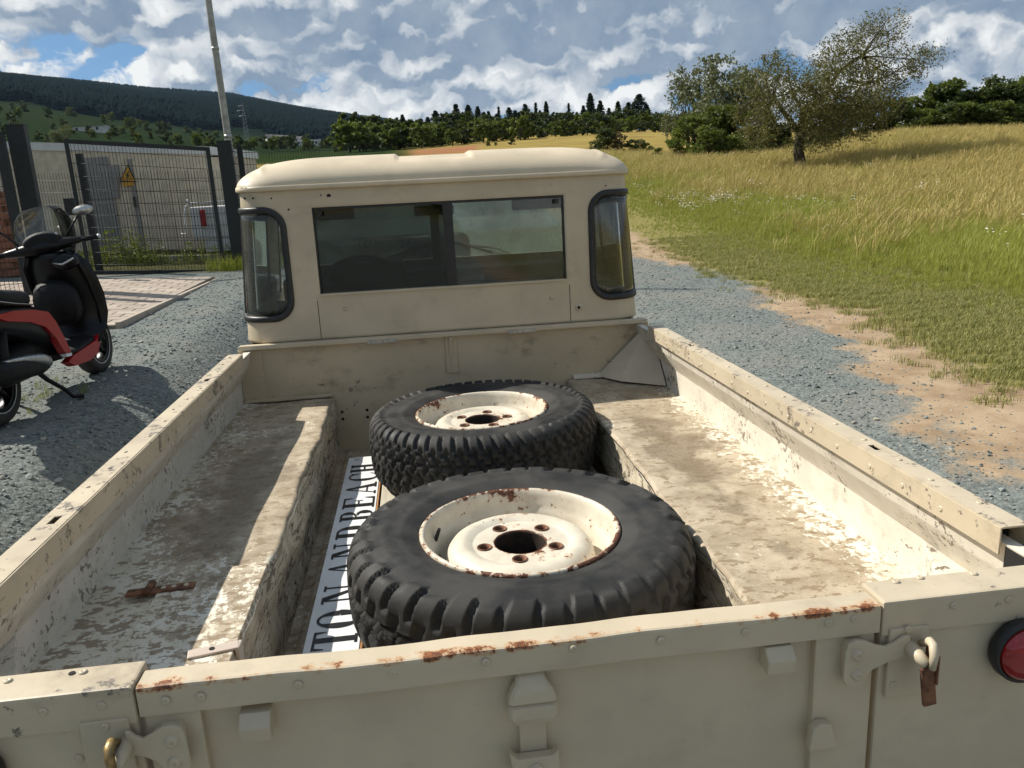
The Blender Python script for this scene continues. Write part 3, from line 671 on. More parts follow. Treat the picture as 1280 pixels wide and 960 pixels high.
for s in (1, -1):
    # body side: cap flange, flared shoulder, upright wall
    inner = [(0.772, 1.168), (0.786, 1.113), (0.789, 1.107), (0.820, 1.056), (0.8265, 1.045), (0.8265, 0.60)]
    outer = [(0.842, 0.60), (0.842, 1.035), (0.835, 1.060), (0.803, 1.112), (0.796, 1.168)]
    prof = [(s * a, b) for a, b in inner + outer]
    side = extrude_y('side_panel', prof if s > 0 else prof[::-1], 0.052, L, M['inner'], truck, 60, 0.0012, 3 + s)
    y0c, y1c = 0.165, 2.06
    if s > 0: slots = [(on((q), 2, ZR_)[1] - 0.016, on((q), 2, ZR_)[1] + 0.016, 0.014) for q in ((1096, 559), (867, 431))]
    else: slots = [(on((q), 2, ZR_)[1] - 0.018, on((q), 2, ZR_)[1] + 0.018, 0.014) for q in ((69, 650), (257, 475))]
    xa, xb = (0.765, 0.8135) if s > 0 else (-0.8135, -0.762)
    cap = plate_with_slots('side_capping', xa + 0.002, xb - 0.002, y0c, y1c, ZR_, 0.003, slots, M['cap'], truck)
    for nm, x in (('capping_flange', xa), ('capping_flange', xb)):
        f_ = box(nm, x - 0.0015, x + 0.0015, y0c, y1c, ZR_ - 0.046, ZR_ - 0.0012, M['cap'], cap, 0.001)
    r_ = random.Random(5 + s)
    for i in range(16):
        yy = 0.25 + i * 0.117 + r_.uniform(-0.01, 0.01); rivet(((xa + xb) / 2 + r_.uniform(-0.01, 0.01), yy, ZR_ + 0.0004), (0, 0, 1), cap)
        rivet((xa - 0.0015 if s > 0 else xb + 0.0015, yy + 0.05, ZR_ - 0.028), (-s, 0, 0), cap)
    # near-black block fills the capping channel, its inner shade put into colour
    box('channel_shade', xa + 0.006, xb - 0.006, 0.20, 1.9, ZR_ - 0.044, ZR_ - 0.024, M['dark'], cap, 0)
    # wheel box: top sheet with a rounded inner lip, upright inner side
    nx, ny = 22, 120; rows = []
    rg = np.random.default_rng(21 + s); ph = rg.uniform(0, 6, 8)
    for i in range(ny + 1):
        yy = 0.055 + (L - 0.06) * i / ny; row = []
        wv = 0.006 * math.sin(yy * 9 + ph[0]) + 0.004 * math.sin(yy * 23 + ph[1]) + 0.002 * math.sin(yy * 61 + ph[2])
        wv *= 0.45 if s > 0 else 0.7
        for j in range(nx + 1):
            u = j / nx
            x = XO + 0.003 - u * (XO + 0.003 - XB - 0.012)
            z = ZB + 0.0025 * math.sin(x * 21 + yy * 5 + ph[3]) + 0.0018 * math.sin(yy * 13 + x * 8 + ph[4]) - 0.004 * (1 - math.cos(2 * math.pi * u)) * 0.5
            row.append((s * (x + (wv * u ** 6)), yy, z))
        for a in (0.35, 0.7, 1.05, 1.4): row.append((s * (XB + 0.012 + wv - 0.012 * math.sin(a)), yy, ZB - 0.012 * (1 - math.cos(a)) + row[nx][2] - ZB))
        rows.append(row)
    top = bands('wheel_box', rows, M['bed'], truck, True)
    rows = []
    for i in range(ny + 1):
        yy = 0.055 + (L - 0.06) * i / ny; row = []
        wv = (0.006 * math.sin(yy * 9 + ph[0]) + 0.004 * math.sin(yy * 23 + ph[1]) + 0.002 * math.sin(yy * 61 + ph[2])) * (0.45 if s > 0 else 0.7)
        for j in range(15):
            u = j / 14; zz = ZB - 0.012 - u * (ZB - 0.012 - FLOOR + 0.01)
            row.append((s * (XB + wv * (1 - u) ** 2 + (0.006 * math.sin(zz * 40 + yy * 6 + ph[5]) + 0.004 * math.sin(zz * 17 - yy * 14 + ph[6])) * math.sin(math.pi * u)), yy, zz))
        rows.append(row)
    bands('box_side', rows, M['boxside'], top, True)
    # rear corner of the body: post, its own capping, corner plate inside
    corner = box('rear_corner_panel', s * 0.4695, s * 0.842, 0.0, 0.05, 0.50, 1.150, M['paint'], truck, 0.004)
    box('corner_capping', s * 0.4685, s * 0.846, -0.004, 0.052, 1.146, ZR_, M['cap'], corner, 0.0035)
    box('cover_plate', s * 0.478, s * 0.533, -0.0075, 0.0, 1.055, 1.158, M['paint'], corner, 0.002)
    prism('inner_gusset', [(s * 0.825, 0.43), (s * 0.645, 0.05), (s * 0.828, 0.05)], 2, ZB - 0.004, 1.045, M['inner'], corner, 0.002)
    box('channel_end_shade', s * 0.772, s * 0.83, 0.053, 0.163, 1.10, 1.165, M['dark'], corner, 0.002)  # near-black block paints the shade of the open channel
    tube('stay_knob', [(s * 0.80, 0.095, 1.165), (s * 0.80, 0.10, 1.182)], [0.014, 0.011], M['cap'], corner, 12)
    # body side below the shoulder with wheel opening, tail lamp
    lamp = empty('tail_lamp', (s * 0.666, 0, 1.108)); par(lamp, truck)
    c0 = (s * 0.666, 0, 1.108)
    lathe('lamp_base', [(0.0, -0.004), (0.043, -0.004), (0.0450, -0.010), (0.0440, -0.022), (0.0405, -0.024), (0.0395, -0.018), (0.0, -0.016)], 32, c0, 'y', M['seal'], lamp)
    lathe('lamp_lens', [(0.0390, -0.018), (0.0370, -0.027), (0.030, -0.034), (0.018, -0.0385), (0.0, -0.040)], 32, c0, 'y', M['lens'], lamp)
# rivets and screws of the corner panels (photo points on the rear face)
cr = [o for o in truck.children if o.name.startswith('rear_corner_panel')]
for q in ((1192, 757), (1261, 750)): rivet(on(q, 1, -0.0045) + (0, 0, 0), (0, -1, 0), cr[0])
for q in ((1178, 783), (1162, 815), (1135, 787), (1117, 856)): rivet(on(q, 1, -0.0005 if q[0] > 1150 else -0.008), (0, -1, 0), cr[0])
for q in ((54, 890), (127, 882)): rivet(on(q, 1, -0.0045), (0, -1, 0), cr[1])
for q in ((77, 913), (131, 909), (99, 948)): rivet(on(q, 1, -0.0005 if q[0] < 120 else -0.008), (0, -1, 0), cr[1])
for q in ((10, 851), (104, 840)): rivet(on(q, 2, ZR_ + 0.0005), (0, 0, 1), cr[1])
hole(on((90, 842), 2, ZR_), (0, 0, 1), 0.004, cr[1])
for q in ((1120, 727), (1150, 722), (1217, 717)): rivet(on(q, 2, ZR_ + 0.0005), (0, 0, 1), cr[0])
# bed floor with ribs
fl = []
for i in range(81):
    x = -0.475 + 0.95 * i / 80; fl.append((x, 0.006 if (i % 10) in (3, 4, 5, 6) else 0.0))
bands('bed_floor', [[(x, yy, FLOOR + z) for x, z in fl] for yy in (0.03, 0.6, 1.2, 1.8, L - 0.002)], M['bed'], truck, False)
# front bulkhead of the bed
blk = box('bulkhead', -XO, XO, L - 0.006, L + 0.006, 0.60, 1.172, M['bulk'], truck, 0.001)
box('top_flange', -0.815, 0.815, L - 0.030, L + 0.004, 1.172, 1.190, M['paint'], blk, 0.003)
box('corner_plate', -XO + 0.002, -0.735, L - 0.012, L - 0.0065, 0.965, 1.168, M['bulk'], blk, 0.001)
box('foot_angle', -0.82, -0.48, L - 0.028, L - 0.0065, ZB + 0.002, ZB + 0.014, M['bulk'], blk, 0.003)
box('foot_angle', 0.50, 0.62, L - 0.045, L - 0.0065, ZB + 0.002, ZB + 0.016, M['inner'], blk, 0.003)
box('brace_strip', -0.016, 0.030, L - 0.013, L - 0.0065, 1.02, 1.170, M['bulk'], blk, 0.002)
prism('brace_gusset', [(L - 0.014, 1.170), (L - 0.030, 1.170), (L - 0.014, 1.055)], 0, 0.002, 0.010, M['paint'], blk)
for x in (-0.5, -0.4, 0.42): 
    for zz in (0.86, 0.89): hole((x + 0.05, L - 0.0062, zz), (0, -1, 0), 0.006, blk)
# folded gusset in the corner behind the passenger side
gA, gB, gC = np.array((0.808, 2.245, 1.160)), np.array((0.672, 2.150, 0.960)), np.array((0.8255, 2.020, 0.960))
gn = np.cross(gB - gA, gC - gA)
def gpl(x, z): return (x, gA[1] - (gn[0] * (x - gA[0]) + gn[2] * (z - gA[2])) / gn[1], z)
gE = (0.605, 2.262, 0.961)
gv = [tuple(gA), gE, tuple(gB), tuple(gC), gpl(0.8255, 1.03), gpl(0.8255, 1.09), gpl(0.822, 1.13), gpl(0.812, 1.158)]
pyd('corner_gusset', gv, [(0, 1, 2), (0, 2, 3, 4, 5, 6, 7)], M['paint'], truck)
gz = [o for o in truck.children if o.name.startswith('corner_gusset')][0]; solid(gz, 0.003, 0)
tube('seam_bead', [tuple(np.array(q) + (0.0, -0.002, 0)) for q in gv[3:]], 0.0028, M['seal'], gz, 6)
# hinge plates under the drop panel, strap hinges and lid on the nearer wheel box
for q in ((478, 427), (653, 414)):
    c0 = on(q, 1, L - 0.031); h_ = box('hinge_plate', c0[0] - 0.058, c0[0] + 0.058, L - 0.034, L - 0.0305, c0[2] - 0.007, c0[2] + 0.007, M['galv'], blk, 0.001)
    for k in (-0.035, -0.012, 0.012, 0.035): rivet((c0[0] + k, L - 0.0342, c0[2]), (0, -1, 0), h_)
wb = [o for o in truck.children if o.name.startswith('wheel_box')]
lid = box('box_lid', -0.685, -XB - 0.004, 0.30, 0.785, ZB - 0.006, ZB + 0.0065, M['bed'], truck, 0.002)
st = box('strap_hinge', -0.748, -0.612, 0.690, 0.718, ZB + 0.005, ZB + 0.0105, M['rusty'], truck, 0.0025, rot=Matrix.Rotation(math.radians(4), 3, 'Z'))
tube('hinge_knuckle', [(-0.705, 0.684, ZB + 0.013), (-0.702, 0.728, ZB + 0.013)], 0.0075, M['rusty'], st, 10)
for k in (-0.675, -0.655, -0.630): rivet((k, 0.706 + (k + 0.68) * 0.07, ZB + 0.0105), (0, 0, 1), st)
s2 = box('lid_strap', -0.556, -XB + 0.004, 0.432, 0.458, ZB + 0.0065, ZB + 0.0115, M['strap'], truck, 0.002, rot=Matrix.Rotation(math.radians(12), 3, 'Z'))
box('strap_fold', -XB - 0.002, -XB + 0.006, 0.440, 0.468, ZB - 0.03, ZB + 0.0105, M['strap'], s2, 0.002)
hole((-0.515, 0.445, ZB + 0.0115), (0, 0, 1), 0.005, s2)
# ------------------------------------------------------------------ tailgate
tg = empty('tailgate', (0, 0, 1.0)); par(tg, truck)
box('panel', -0.402, 0.386, 0.014, 0.026, 0.64, 1.170, M['paint'], tg, 0.001)
box('stile', -0.463, -0.398, 0.002, 0.032, 0.64, 1.158, M['paint'], tg, 0.003)
box('stile', 0.381, 0.463, 0.002, 0.032, 0.64, 1.158, M['paint'], tg, 0.003)
box('bottom_rail', -0.398, 0.381, 0.003, 0.030, 0.64, 0.70, M['paint'], tg, 0.003)
def dented_bar(name, x0, x1, y0, y1, z0, z1, m, p, n=90, amp=0.0022, seed=4):
    r = np.random.default_rng(seed); ph = r.uniform(0, 6.3, 6); rows = []
    bv = 0.004
    sec = [(y0, z0), (y0, z1 - bv), (y0 + bv * .3, z1 - bv * .3), (y0 + bv, z1), (y1 - bv, z1), (y1 - bv * .3, z1 - bv * .3), (y1, z1 - bv), (y1, z0)]
    for i in range(n + 1):
        x = x0 + (x1 - x0) * i / n; dz = amp * (math.sin(x * 9 + ph[0]) + 0.6 * math.sin(x * 23 + ph[1]) + 0.3 * math.sin(x * 57 + ph[2])) * 0.5
        dy = amp * 0.8 * (math.sin(x * 12 + ph[3]) + 0.5 * math.sin(x * 31 + ph[4])) * 0.5
        rows.append([(x, a + dy, b + (dz if b > z0 + 0.001 else dz * 0.5)) for a, b in sec])
    return loft(name, rows, m, p, False)
tcap = dented_bar('tailgate_capping', -0.4655, 0.4655, -0.003, 0.037, 1.1535, ZT, M['tgcap'], tg)
for q in ((207, 876), (251, 871), (373, 856), (491, 842), (607, 828), (717, 811), (826, 801), (932, 790), (1035, 779), (1068, 774)):
    rivet(on(q, 1, -0.0042), (0, -1, 0), tcap)
for q in ((321, 905), (972, 822)):
    c0 = on(q, 1, 0.0); sx = c0[0]; o_ = prism('chain_stop', [(-0.014, c0[2] - 0.016), (-0.016, c0[2] + 0.004), (-0.003, c0[2] + 0.018), (0.0145, c0[2] + 0.018), (0.0145, c0[2] - 0.016)], 0, sx - 0.019, sx + 0.019, M['paint'], tg, 0.003)
# centre strap with its pressed cover
st_ = box('centre_strap', -0.014, 0.021, 0.006, 0.0145, 0.70, 1.1535, M['paint'], tg, 0.002)
secs = []
for zz, hw, yy in ((1.150, 0.018, 0.004), (1.139, 0.020, -0.008), (1.131, 0.026, -0.012), (1.117, 0.031, -0.014), (1.1135, 0.030, -0.010), (1.111, 0.031, -0.015), (1.096, 0.031, -0.016), (1.088, 0.026, -0.014), (1.086, 0.022, -0.002)):
    secs.append([(0.0035 - hw, 0.006, zz), (0.0035 - hw, yy + 0.004, zz), (0.0035 - hw + 0.004, yy, zz), (0.0035 + hw - 0.004, yy, zz), (0.0035 + hw, yy + 0.004, zz), (0.0035 + hw, 0.006, zz)])
loft('strap_cover', secs, M['paint'], st_, False)
prism('strap_clip', [(-0.024, 1.000), (-0.030, 1.046), (-0.020, 1.034), (0.026, 1.034), (0.034, 1.042), (0.034, 1.000)], 1, -0.010, 0.004, M['paint'], st_, 0.002)
rivet((0.004, -0.0105, 1.018), (0, -1, 0), st_, RIVB)
cl = prism('side_clip', [(0.372, 0.99), (0.376, 1.024), (0.386, 1.031), (0.402, 1.029), (0.412, 0.99)], 1, -0.012, 0.002, M['paint'], tg, 0.003)
# latch plates with their pins, rusty keepers
for s in (1, -1):
    dz = 0.0 if s > 0 else -0.006
    def lx(a): return s * a if s > 0 or a < 0.455 else -(0.455 + (a - 0.455) * 0.55)
    out = [(0.414, 1.136), (0.417, 1.147), (0.428, 1.152), (0.440, 1.150), (0.458, 1.141), (0.470, 1.138), (0.482, 1.142), (0.494, 1.150), (0.503, 1.150), (0.503, 1.122), (0.496, 1.118), (0.474, 1.115), (0.452, 1.106), (0.440, 1.088), (0.430, 1.083), (0.418, 1.086), (0.413, 1.096)]
    pl = prism('latch_plate', [(lx(a), b + dz) for a, b in out], 1, -0.0145, -0.0085, M['paint'], tg, 0.0018)
    prism('plate_pad', [(s * a, b + dz) for a, b in [(0.416, 1.138), (0.42, 1.148), (0.44, 1.148), (0.455, 1.138), (0.455, 1.108), (0.44, 1.09), (0.42, 1.087)]], 1, -0.0085, 0.003, M['paint'], pl)
    for q in ((0.430, 1.131), (0.431, 1.102)): rivet((s * q[0], -0.0145, q[1] + dz), (0, -1, 0), pl, RIVB, 'bolt')
    pin = tube('latch_pin', [(lx(0.503), -0.004, 1.134 + dz), (lx(0.505), -0.030, 1.130 + dz), (lx(0.507), -0.044, 1.126 + dz)], [0.0095, 0.009, 0.007], M['paint'], tg, 14)
    mk = M['cap'] if s > 0 else M['brass']
    tube('hook', [(lx(0.520), -0.012, 1.136 + dz), (lx(0.519), -0.030, 1.150 + dz), (lx(0.515), -0.042, 1.152 + dz), (lx(0.513), -0.048, 1.142 + dz), (lx(0.512), -0.048, 1.122 + dz)], [0.005, 0.0058, 0.0058, 0.0058, 0.0045], mk, pin, 10)
    box('keeper_flap', lx(0.503), lx(0.521), -0.046, -0.040, 1.066 + dz, 1.122 + dz, M['rusty'] if s > 0 else M['brass'], pin, 0.002, rot=Matrix.Rotation(math.radians(-8), 3, 'Y'))
    box('keeper_link', lx(0.519), lx(0.5215), -0.049, -0.022, 1.098 + dz, 1.140 + dz, M['rusty'], pin, 0.001)
# ------------------------------------------------------------------ cab
cab = empty('cab', (0, L + 0.5, 1.19)); par(cab, truck)
ZC0, ZC1, CR, CLEN = 1.192, 1.776, 0.115, 1.02
def cw(z): return 0.803 - 0.036 * (z - ZC0) / (ZC1 - ZC0)
def cab_pt(u, z, off=0.0):
    """u: way round the cab from the middle of its back, right positive"""
    s_ = 1 if u >= 0 else -1; a = abs(u); W_ = cw(z); st_ = W_ - CR; al = CR * math.pi / 2
    lean = 0.020 * (z - ZC0) / (ZC1 - ZC0)
    if a <= st_: x, y_, nx_, ny_ = a, 0.0, 0.0, -1.0
    elif a <= st_ + al:
        th = (a - st_) / CR; x, y_, nx_, ny_ = st_ + CR * math.sin(th), CR * (1 - math.cos(th)), math.sin(th), -math.cos(th)
    else: x, y_, nx_, ny_ = W_, CR + (a - st_ - al), 1.0, 0.0
    return np.array([s_ * (x + off * nx_), L + lean + y_ + off * ny_, z])
RW = (-0.487, 0.492, 1.368, 1.700)              # rear window
QW = (0.598, 0.868, 1.282, 1.702, 0.075)        # corner window: from, to, bottom, top, corner radius
def in_rr(u, z, q):
    u0, u1, z0, z1, r = q
    if not (u0 < u < u1 and z0 < z < z1): return False
    if u < u0 + r:
        for zc in (z0 + r, z1 - r):
            if (z < z0 + r and zc == z0 + r) or (z > z1 - r and zc == z1 - r):
                if math.hypot(u - u0 - r, z - zc) > r: return False
    return True
us = sorted(set(np.round(np.concatenate([np.linspace(-1.70, 1.70, 240), [RW[0], RW[1]]]), 5))); zs = sorted(set(np.round(np.concatenate([np.linspace(ZC0, ZC1, 64), [RW[2], RW[3]]]), 5)))
vi = {}; V = []; F = []
for i, u in enumerate(us):
    for j, z in enumerate(zs): vi[i, j] = len(V); V.append(cab_pt(u, z))
DOORW = (1.02, 1.62, 1.30, 1.70)
for i in range(len(us) - 1):
    for j in range(len(zs) - 1):
        uc, zc = (us[i] + us[i + 1]) / 2, (zs[j] + zs[j + 1]) / 2
        if RW[0] < uc < RW[1] and RW[2] < zc < RW[3]: continue
        if in_rr(abs(uc), zc, QW): continue
        if DOORW[0] < abs(uc) < DOORW[1] and DOORW[2] < zc < DOORW[3]: continue
        F.append((vi[i, j], vi[i + 1, j], vi[i + 1, j + 1], vi[i, j + 1]))
shell = pyd('cab_shell', V, F, M['paint'], cab, True); solid(shell, 0.004, -1)
# rear window: reveal, two sliding panes, meeting rail, sill
def cabq(u, z, off): return tuple(cab_pt(u, z, off))
rwin = empty('rear_window', (0, L, 1.53)); par(rwin, cab)
def frame_bar(name, u0, u1, z0, z1, o0, o1, m, p):
    V = [cabq(u, z, o_) for o_ in (o0, o1) for u, z in ((u0, z0), (u1, z0), (u1, z1), (u0, z1))]
    return pyd(name, V, [(0, 1, 2, 3), (7, 6, 5, 4), (0, 4, 5, 1), (1, 5, 6, 2), (2, 6, 7, 3), (3, 7, 4, 0)], m, p)
frame_bar('window_sill', RW[0] - 0.004, RW[1] + 0.004, RW[2] - 0.006, RW[2] + 0.002, 0.006, -0.030, M['paint'], rwin)
frame_bar('window_head', RW[0], RW[1], RW[3] - 0.010, RW[3], -0.005, -0.030, M['seal'], rwin)
frame_bar('window_jamb', RW[0], RW[0] + 0.006, RW[2], RW[3] - 0.010, -0.005, -0.030, M['seal'], rwin)
frame_bar('window_jamb', RW[1] - 0.006, RW[1], RW[2], RW[3] - 0.010, -0.005, -0.030, M['seal'], rwin)
frame_bar('meeting_rail', 0.012, 0.050, RW[2], RW[3] - 0.010, -0.010, -0.026, M['seal'], rwin)
frame_bar('pane', RW[0] + 0.006, 0.030, RW[2] + 0.002, RW[3] - 0.010, -0.020, -0.024, M['glass'], rwin)
frame_bar('pane', 0.030, RW[1] - 0.006, RW[2] + 0.002, RW[3] - 0.010, -0.013, -0.017, M['glass_r'], rwin)
box('window_catch', -0.465, -0.447, L - 0.002, L + 0.014, 1.668, 1.686, M['seal'], rwin, 0.003)
box('window_catch', 0.452, 0.470, L + 0.004, L + 0.016, 1.668, 1.686, M['seal'], rwin, 0.003)
# corner windows
def rr_path(q, n=10):
    u0, u1, z0, z1, r = q; P_ = []
    for k in range(n + 1): a = math.pi + k * math.pi / 2 / n; P_.append((u0 + r + r * math.cos(a), z0 + r + r * math.sin(a)))
    r2 = 0.02
    P_ += [(u0 + r + (u1 - r2 - u0 - r) * k / 14, z0) for k in range(1, 14)]
    for k in range(5): a = 1.5 * math.pi + k * math.pi / 8; P_.append((u1 - r2 + r2 * math.cos(a), z0 + r2 + r2 * math.sin(a)))
    for k in range(5): a = k * math.pi / 8; P_.append((u1 - r2 + r2 * math.cos(a), z1 - r2 + r2 * math.sin(a)))
    P_ += [(u1 - r2 + (u0 + r - u1 + r2) * k / 14, z1) for k in range(1, 14)]
    for k in range(n + 1): a = math.pi / 2 + k * math.pi / 2 / n; P_.append((u0 + r + r * math.cos(a), z1 - r + r * math.sin(a)))
    return P_
for s in (1, -1):
    cwn = empty('corner_window', tuple(cab_pt(s * 0.73, 1.49))); par(cwn, cab)
    P_ = rr_path(QW); n = len(P_); rings = []
    cu, cz = 0.735, 1.492
    for k in range(n):
        u, z = P_[k]; du, dz_ = P_[(k + 1) % n][0] - P_[k - 1][0], P_[(k + 1) % n][1] - P_[k - 1][1]; ln = math.hypot(du, dz_) + 1e-9; nu, nz_ = dz_ / ln, -du / ln
        if nu * (u - cu) + nz_ * (z - cz) < 0: nu, nz_ = -nu, -nz_
        ring = [cabq(s * (u + nu * a), z + nz_ * a, b) for a, b in ((0.010, -0.002), (0.010, 0.005), (0.005, 0.010), (-0.008, 0.010), (-0.014, 0.005), (-0.014, -0.008))]
        rings.append(ring)
    rings.append(rings[0]); loft('window_seal', rings, M['seal'], cwn, True, cap=False)
    rows = []
    for k in range(15):
        u = QW[0] + 0.004 + (QW[1] - QW[0] - 0.008) * k / 14
        lo, hi = QW[2] + 0.004, QW[3] - 0.004
        if u < QW[0] + QW[4]: e_ = QW[4] - math.sqrt(max(0, QW[4] ** 2 - (QW[0] + QW[4] - u) ** 2)); lo += e_ * 0.95; hi -= e_ * 0.95
        rows.append([cabq(s * u, lo + (hi - lo) * j / 10, -0.002) for j in range(11)])
    solid(bands('corner_pane', rows, M['glass_c'], cwn, True), 0.004, 0)
# gutter, roof
rows = []
for u in np.linspace(-1.72, 1.72, 150):
    rows.append([cabq(u, 1.770, 0.000), cabq(u, 1.769, 0.012), cabq(u, 1.773, 0.016), cabq(u, 1.788, 0.015), cabq(u, 1.789, 0.002), cabq(u, 1.78, -0.004)])
loft('gutter', rows, M['roof'], cab, True)
nx, ny = 120, 70; rows = []; RX = 0.775; Y0, Y1 = L + 0.010, L + 1.13
def roof_z(x, y):
    a = min(1, abs(x) / RX); tt = (y - Y0) / (Y1 - Y0) * 2 - 1; b = min(1, abs(tt))
    h_ = 0.116 * (1 - a ** 7.0) ** 0.5 * (1 - b ** 4.6) ** 0.55
    ch = float(sstep(0.155, 0.140, abs(x + 0.006))) * float(sstep(0.05, 0.14, y - Y0)) * 0.011
    rib = 0.006 * math.exp(-((abs(x) - 0.675) / 0.012) ** 2) * float(sstep(0.03, 0.09, y - Y0))
    return 1.783 + h_ - ch + rib
def uneven(n): t_ = np.linspace(-1, 1, n); return np.sign(t_) * (1 - (1 - np.abs(t_)) ** 1.7)
for yy in (Y0 + (Y1 - Y0) * (uneven(ny) + 1) / 2):
    cr_ = 1.0
    e_ = min(yy - Y0, Y1 - yy); hw = RX - (0.11 - math.sqrt(max(0, 0.11 ** 2 - (0.11 - min(0.11, e_)) ** 2)))
    xs_ = sorted(set(np.round(np.concatenate([uneven(nx) * hw, [-0.161, -0.146, 0.134, 0.149]]), 4)))
    rows.append([(x, yy, roof_z(x / hw * RX if abs(x) > 0.3 else x, yy)) for x in xs_])
mn = min(len(r) for r in rows); rows = [r[:mn] if len(r) == mn else r[:mn - 1] + [r[-1]] for r in rows]
bands('roof', rows, M['roof'], cab, True)
# panel joints, screws and holes on the back of the cab
for u in (-0.501, 0.503): frame_bar('panel_joint', u - 0.0012, u + 0.0012, 1.196, 1.345, 0.0006, -0.002, M['dark'], shell)
frame_bar('waist_joint', -0.74, 0.74, ZC0 + 0.0005, ZC0 + 0.005, 0.0008, -0.002, M['dark'], shell)
frame_bar('header_strip', -0.545, 0.545, 1.706, 1.737, 0.0022, -0.001, M['paint'], shell)
for q, r_ in (((411, 245), .0085), ((401, 244), .003), ((689, 234), .007), ((698, 234), .003), ((306, 248), .004), ((316, 248), .004), ((339, 248), .0035), ((361, 262), .0035), ((757, 232), .003)):
    c0 = on(q, 1, L + 0.018); hole((c0[0], L + 0.020 * (c0[2] - ZC0) / (ZC1 - ZC0), c0[2]), (0, -1, 0.03), r_, shell)
for q in ((432, 386), (689, 372)):
    c0 = on(q, 1, L + 0.008); rivet((c0[0], L + 0.020 * (c0[2] - ZC0) / (ZC1 - ZC0) - 0.0003, c0[2]), (0, -1, 0.03), shell, RIVB, 'screw')
c0 = on((723, 384), 1, L + 0.005); rivet((c0[0], L + 0.0015, c0[2]), (0, -1, 0), shell, rivet_mesh(0.016, 0.005), 'lock_barrel'); hole((c0[0], L - 0.0035, c0[2]), (0, -1, 0), 0.006, shell, 'keyhole')
# inside the cab
inn = empty('cab_interior', (0, L + 0.5, 0.9)); par(inn, cab)
box('cab_floor', -0.78, 0.78, L + 0.03, L + 1.5, 0.70, 0.73, M['trim'], inn, 0)
box('back_lining', -0.66, 0.66, L + 0.014, L + 0.03, 0.72, 1.35, M['trim'], inn, 0)
box('dashboard', -0.76, 0.76, L + 0.78, L + 1.06, 1.02, 1.36, M['trim'], inn, 0.03, 3)
box('instrument_binnacle', -0.52, -0.17, L + 0.72, L + 0.98, 1.24, 1.42, M['trim'], inn, 0.03, 3)
box('parcel_shelf', 0.05, 0.72, L + 0.72, L + 0.80, 1.27, 1.30, M['trim'], inn, 0.01)
box('dash_badge', 0.10, 0.22, L + 0.775, L + 0.785, 1.29, 1.325, M['galv'], inn, 0.002)
for x in (-0.42, 0.42, 0.0):
    sh = loft('seat_back', [[(x - w_, L + 0.10 + dy, z), (x - w_, L + 0.20 + dy, z), (x + w_, L + 0.20 + dy, z), (x + w_, L + 0.10 + dy, z)] for z, w_, dy in ((0.98, 0.20, 0.06), (1.1, 0.215, 0.04), (1.27, 0.20, 0.01), (1.315, 0.16, 0.02))], M['seatv'], inn, False)
    box('seat_cushion', x - 0.21, x + 0.21, L + 0.2, L + 0.62, 0.92, 1.02, M['seatv'], inn, 0.03, 3)
cw_ = on((447, 316), 1, L + 0.62); wc = Vector((cw_[0], L + 0.64, 1.285)); wr = 0.205
tl = Matrix.Rotation(math.radians(50), 3, 'X'); pts = [wc + tl @ Vector((wr * math.cos(a), wr * math.sin(a), 0)) for a in np.linspace(0, 2 * math.pi, 40)]
sw = tube('steering_wheel', pts, 0.013, M['trim'], inn, 8)
for a in (0.3, math.pi - 0.3, 1.5 * math.pi): tube('wheel_spoke', [wc + tl @ Vector((0, 0, 0.02)), wc + tl @ Vector((wr * math.cos(a), wr * math.sin(a), 0))], 0.008, M['trim'], sw, 6)
tube('steering_column', [wc + tl @ Vector((0, 0, 0.02)), wc + Vector((0, 0.30, -0.22))], 0.025, M['trim'], sw, 8)
tube('mirror_stem', [(0.0, L + 0.98, 1.70), (0.0, L + 0.93, 1.66)], 0.006, M['trim'], inn, 6); box('cab_mirror', -0.10, 0.10, L + 0.91, L + 0.93, 1.62, 1.67, M['trim'], inn, 0.01)
box('headlining', -0.70, 0.70, L + 0.06, L + 1.0, 1.755, 1.765, M['trim'], inn, 0)
# windscreen with centre post, wipers, A-posts, doors
ws = empty('windscreen', (0, L + 1.05, 1.55)); par(ws, cab)
def ys_(z): return L + 1.10 - 0.10 * (z - 1.36) / 0.4
def wsq(name, x0, x1, z0, z1, m, dy=0.0, th=0.004):
    V = [(x, ys_(z) + dy + d_, z) for d_ in (0, th) for x, z in ((x0, z0), (x1, z0), (x1, z1), (x0, z1))]
    return pyd(name, V, [(3, 2, 1, 0), (4, 5, 6, 7), (0, 1, 5, 4), (1, 2, 6, 5), (2, 3, 7, 6), (3, 0, 4, 7)], m, ws)
wsq('screen_pane', -0.70, -0.02, 1.39, 1.735, M['wscreen']); wsq('screen_pane', 0.02, 0.70, 1.39, 1.735, M['wscreen_pale'])
wsq('centre_post', -0.022, 0.022, 1.37, 1.75, M['paint'], -0.012, 0.03); wsq('lower_frame', -0.76, 0.76, 1.33, 1.392, M['paint'], -0.014, 0.034); wsq('upper_frame', -0.76, 0.76, 1.733, 1.785, M['paint'], -0.014, 0.034)
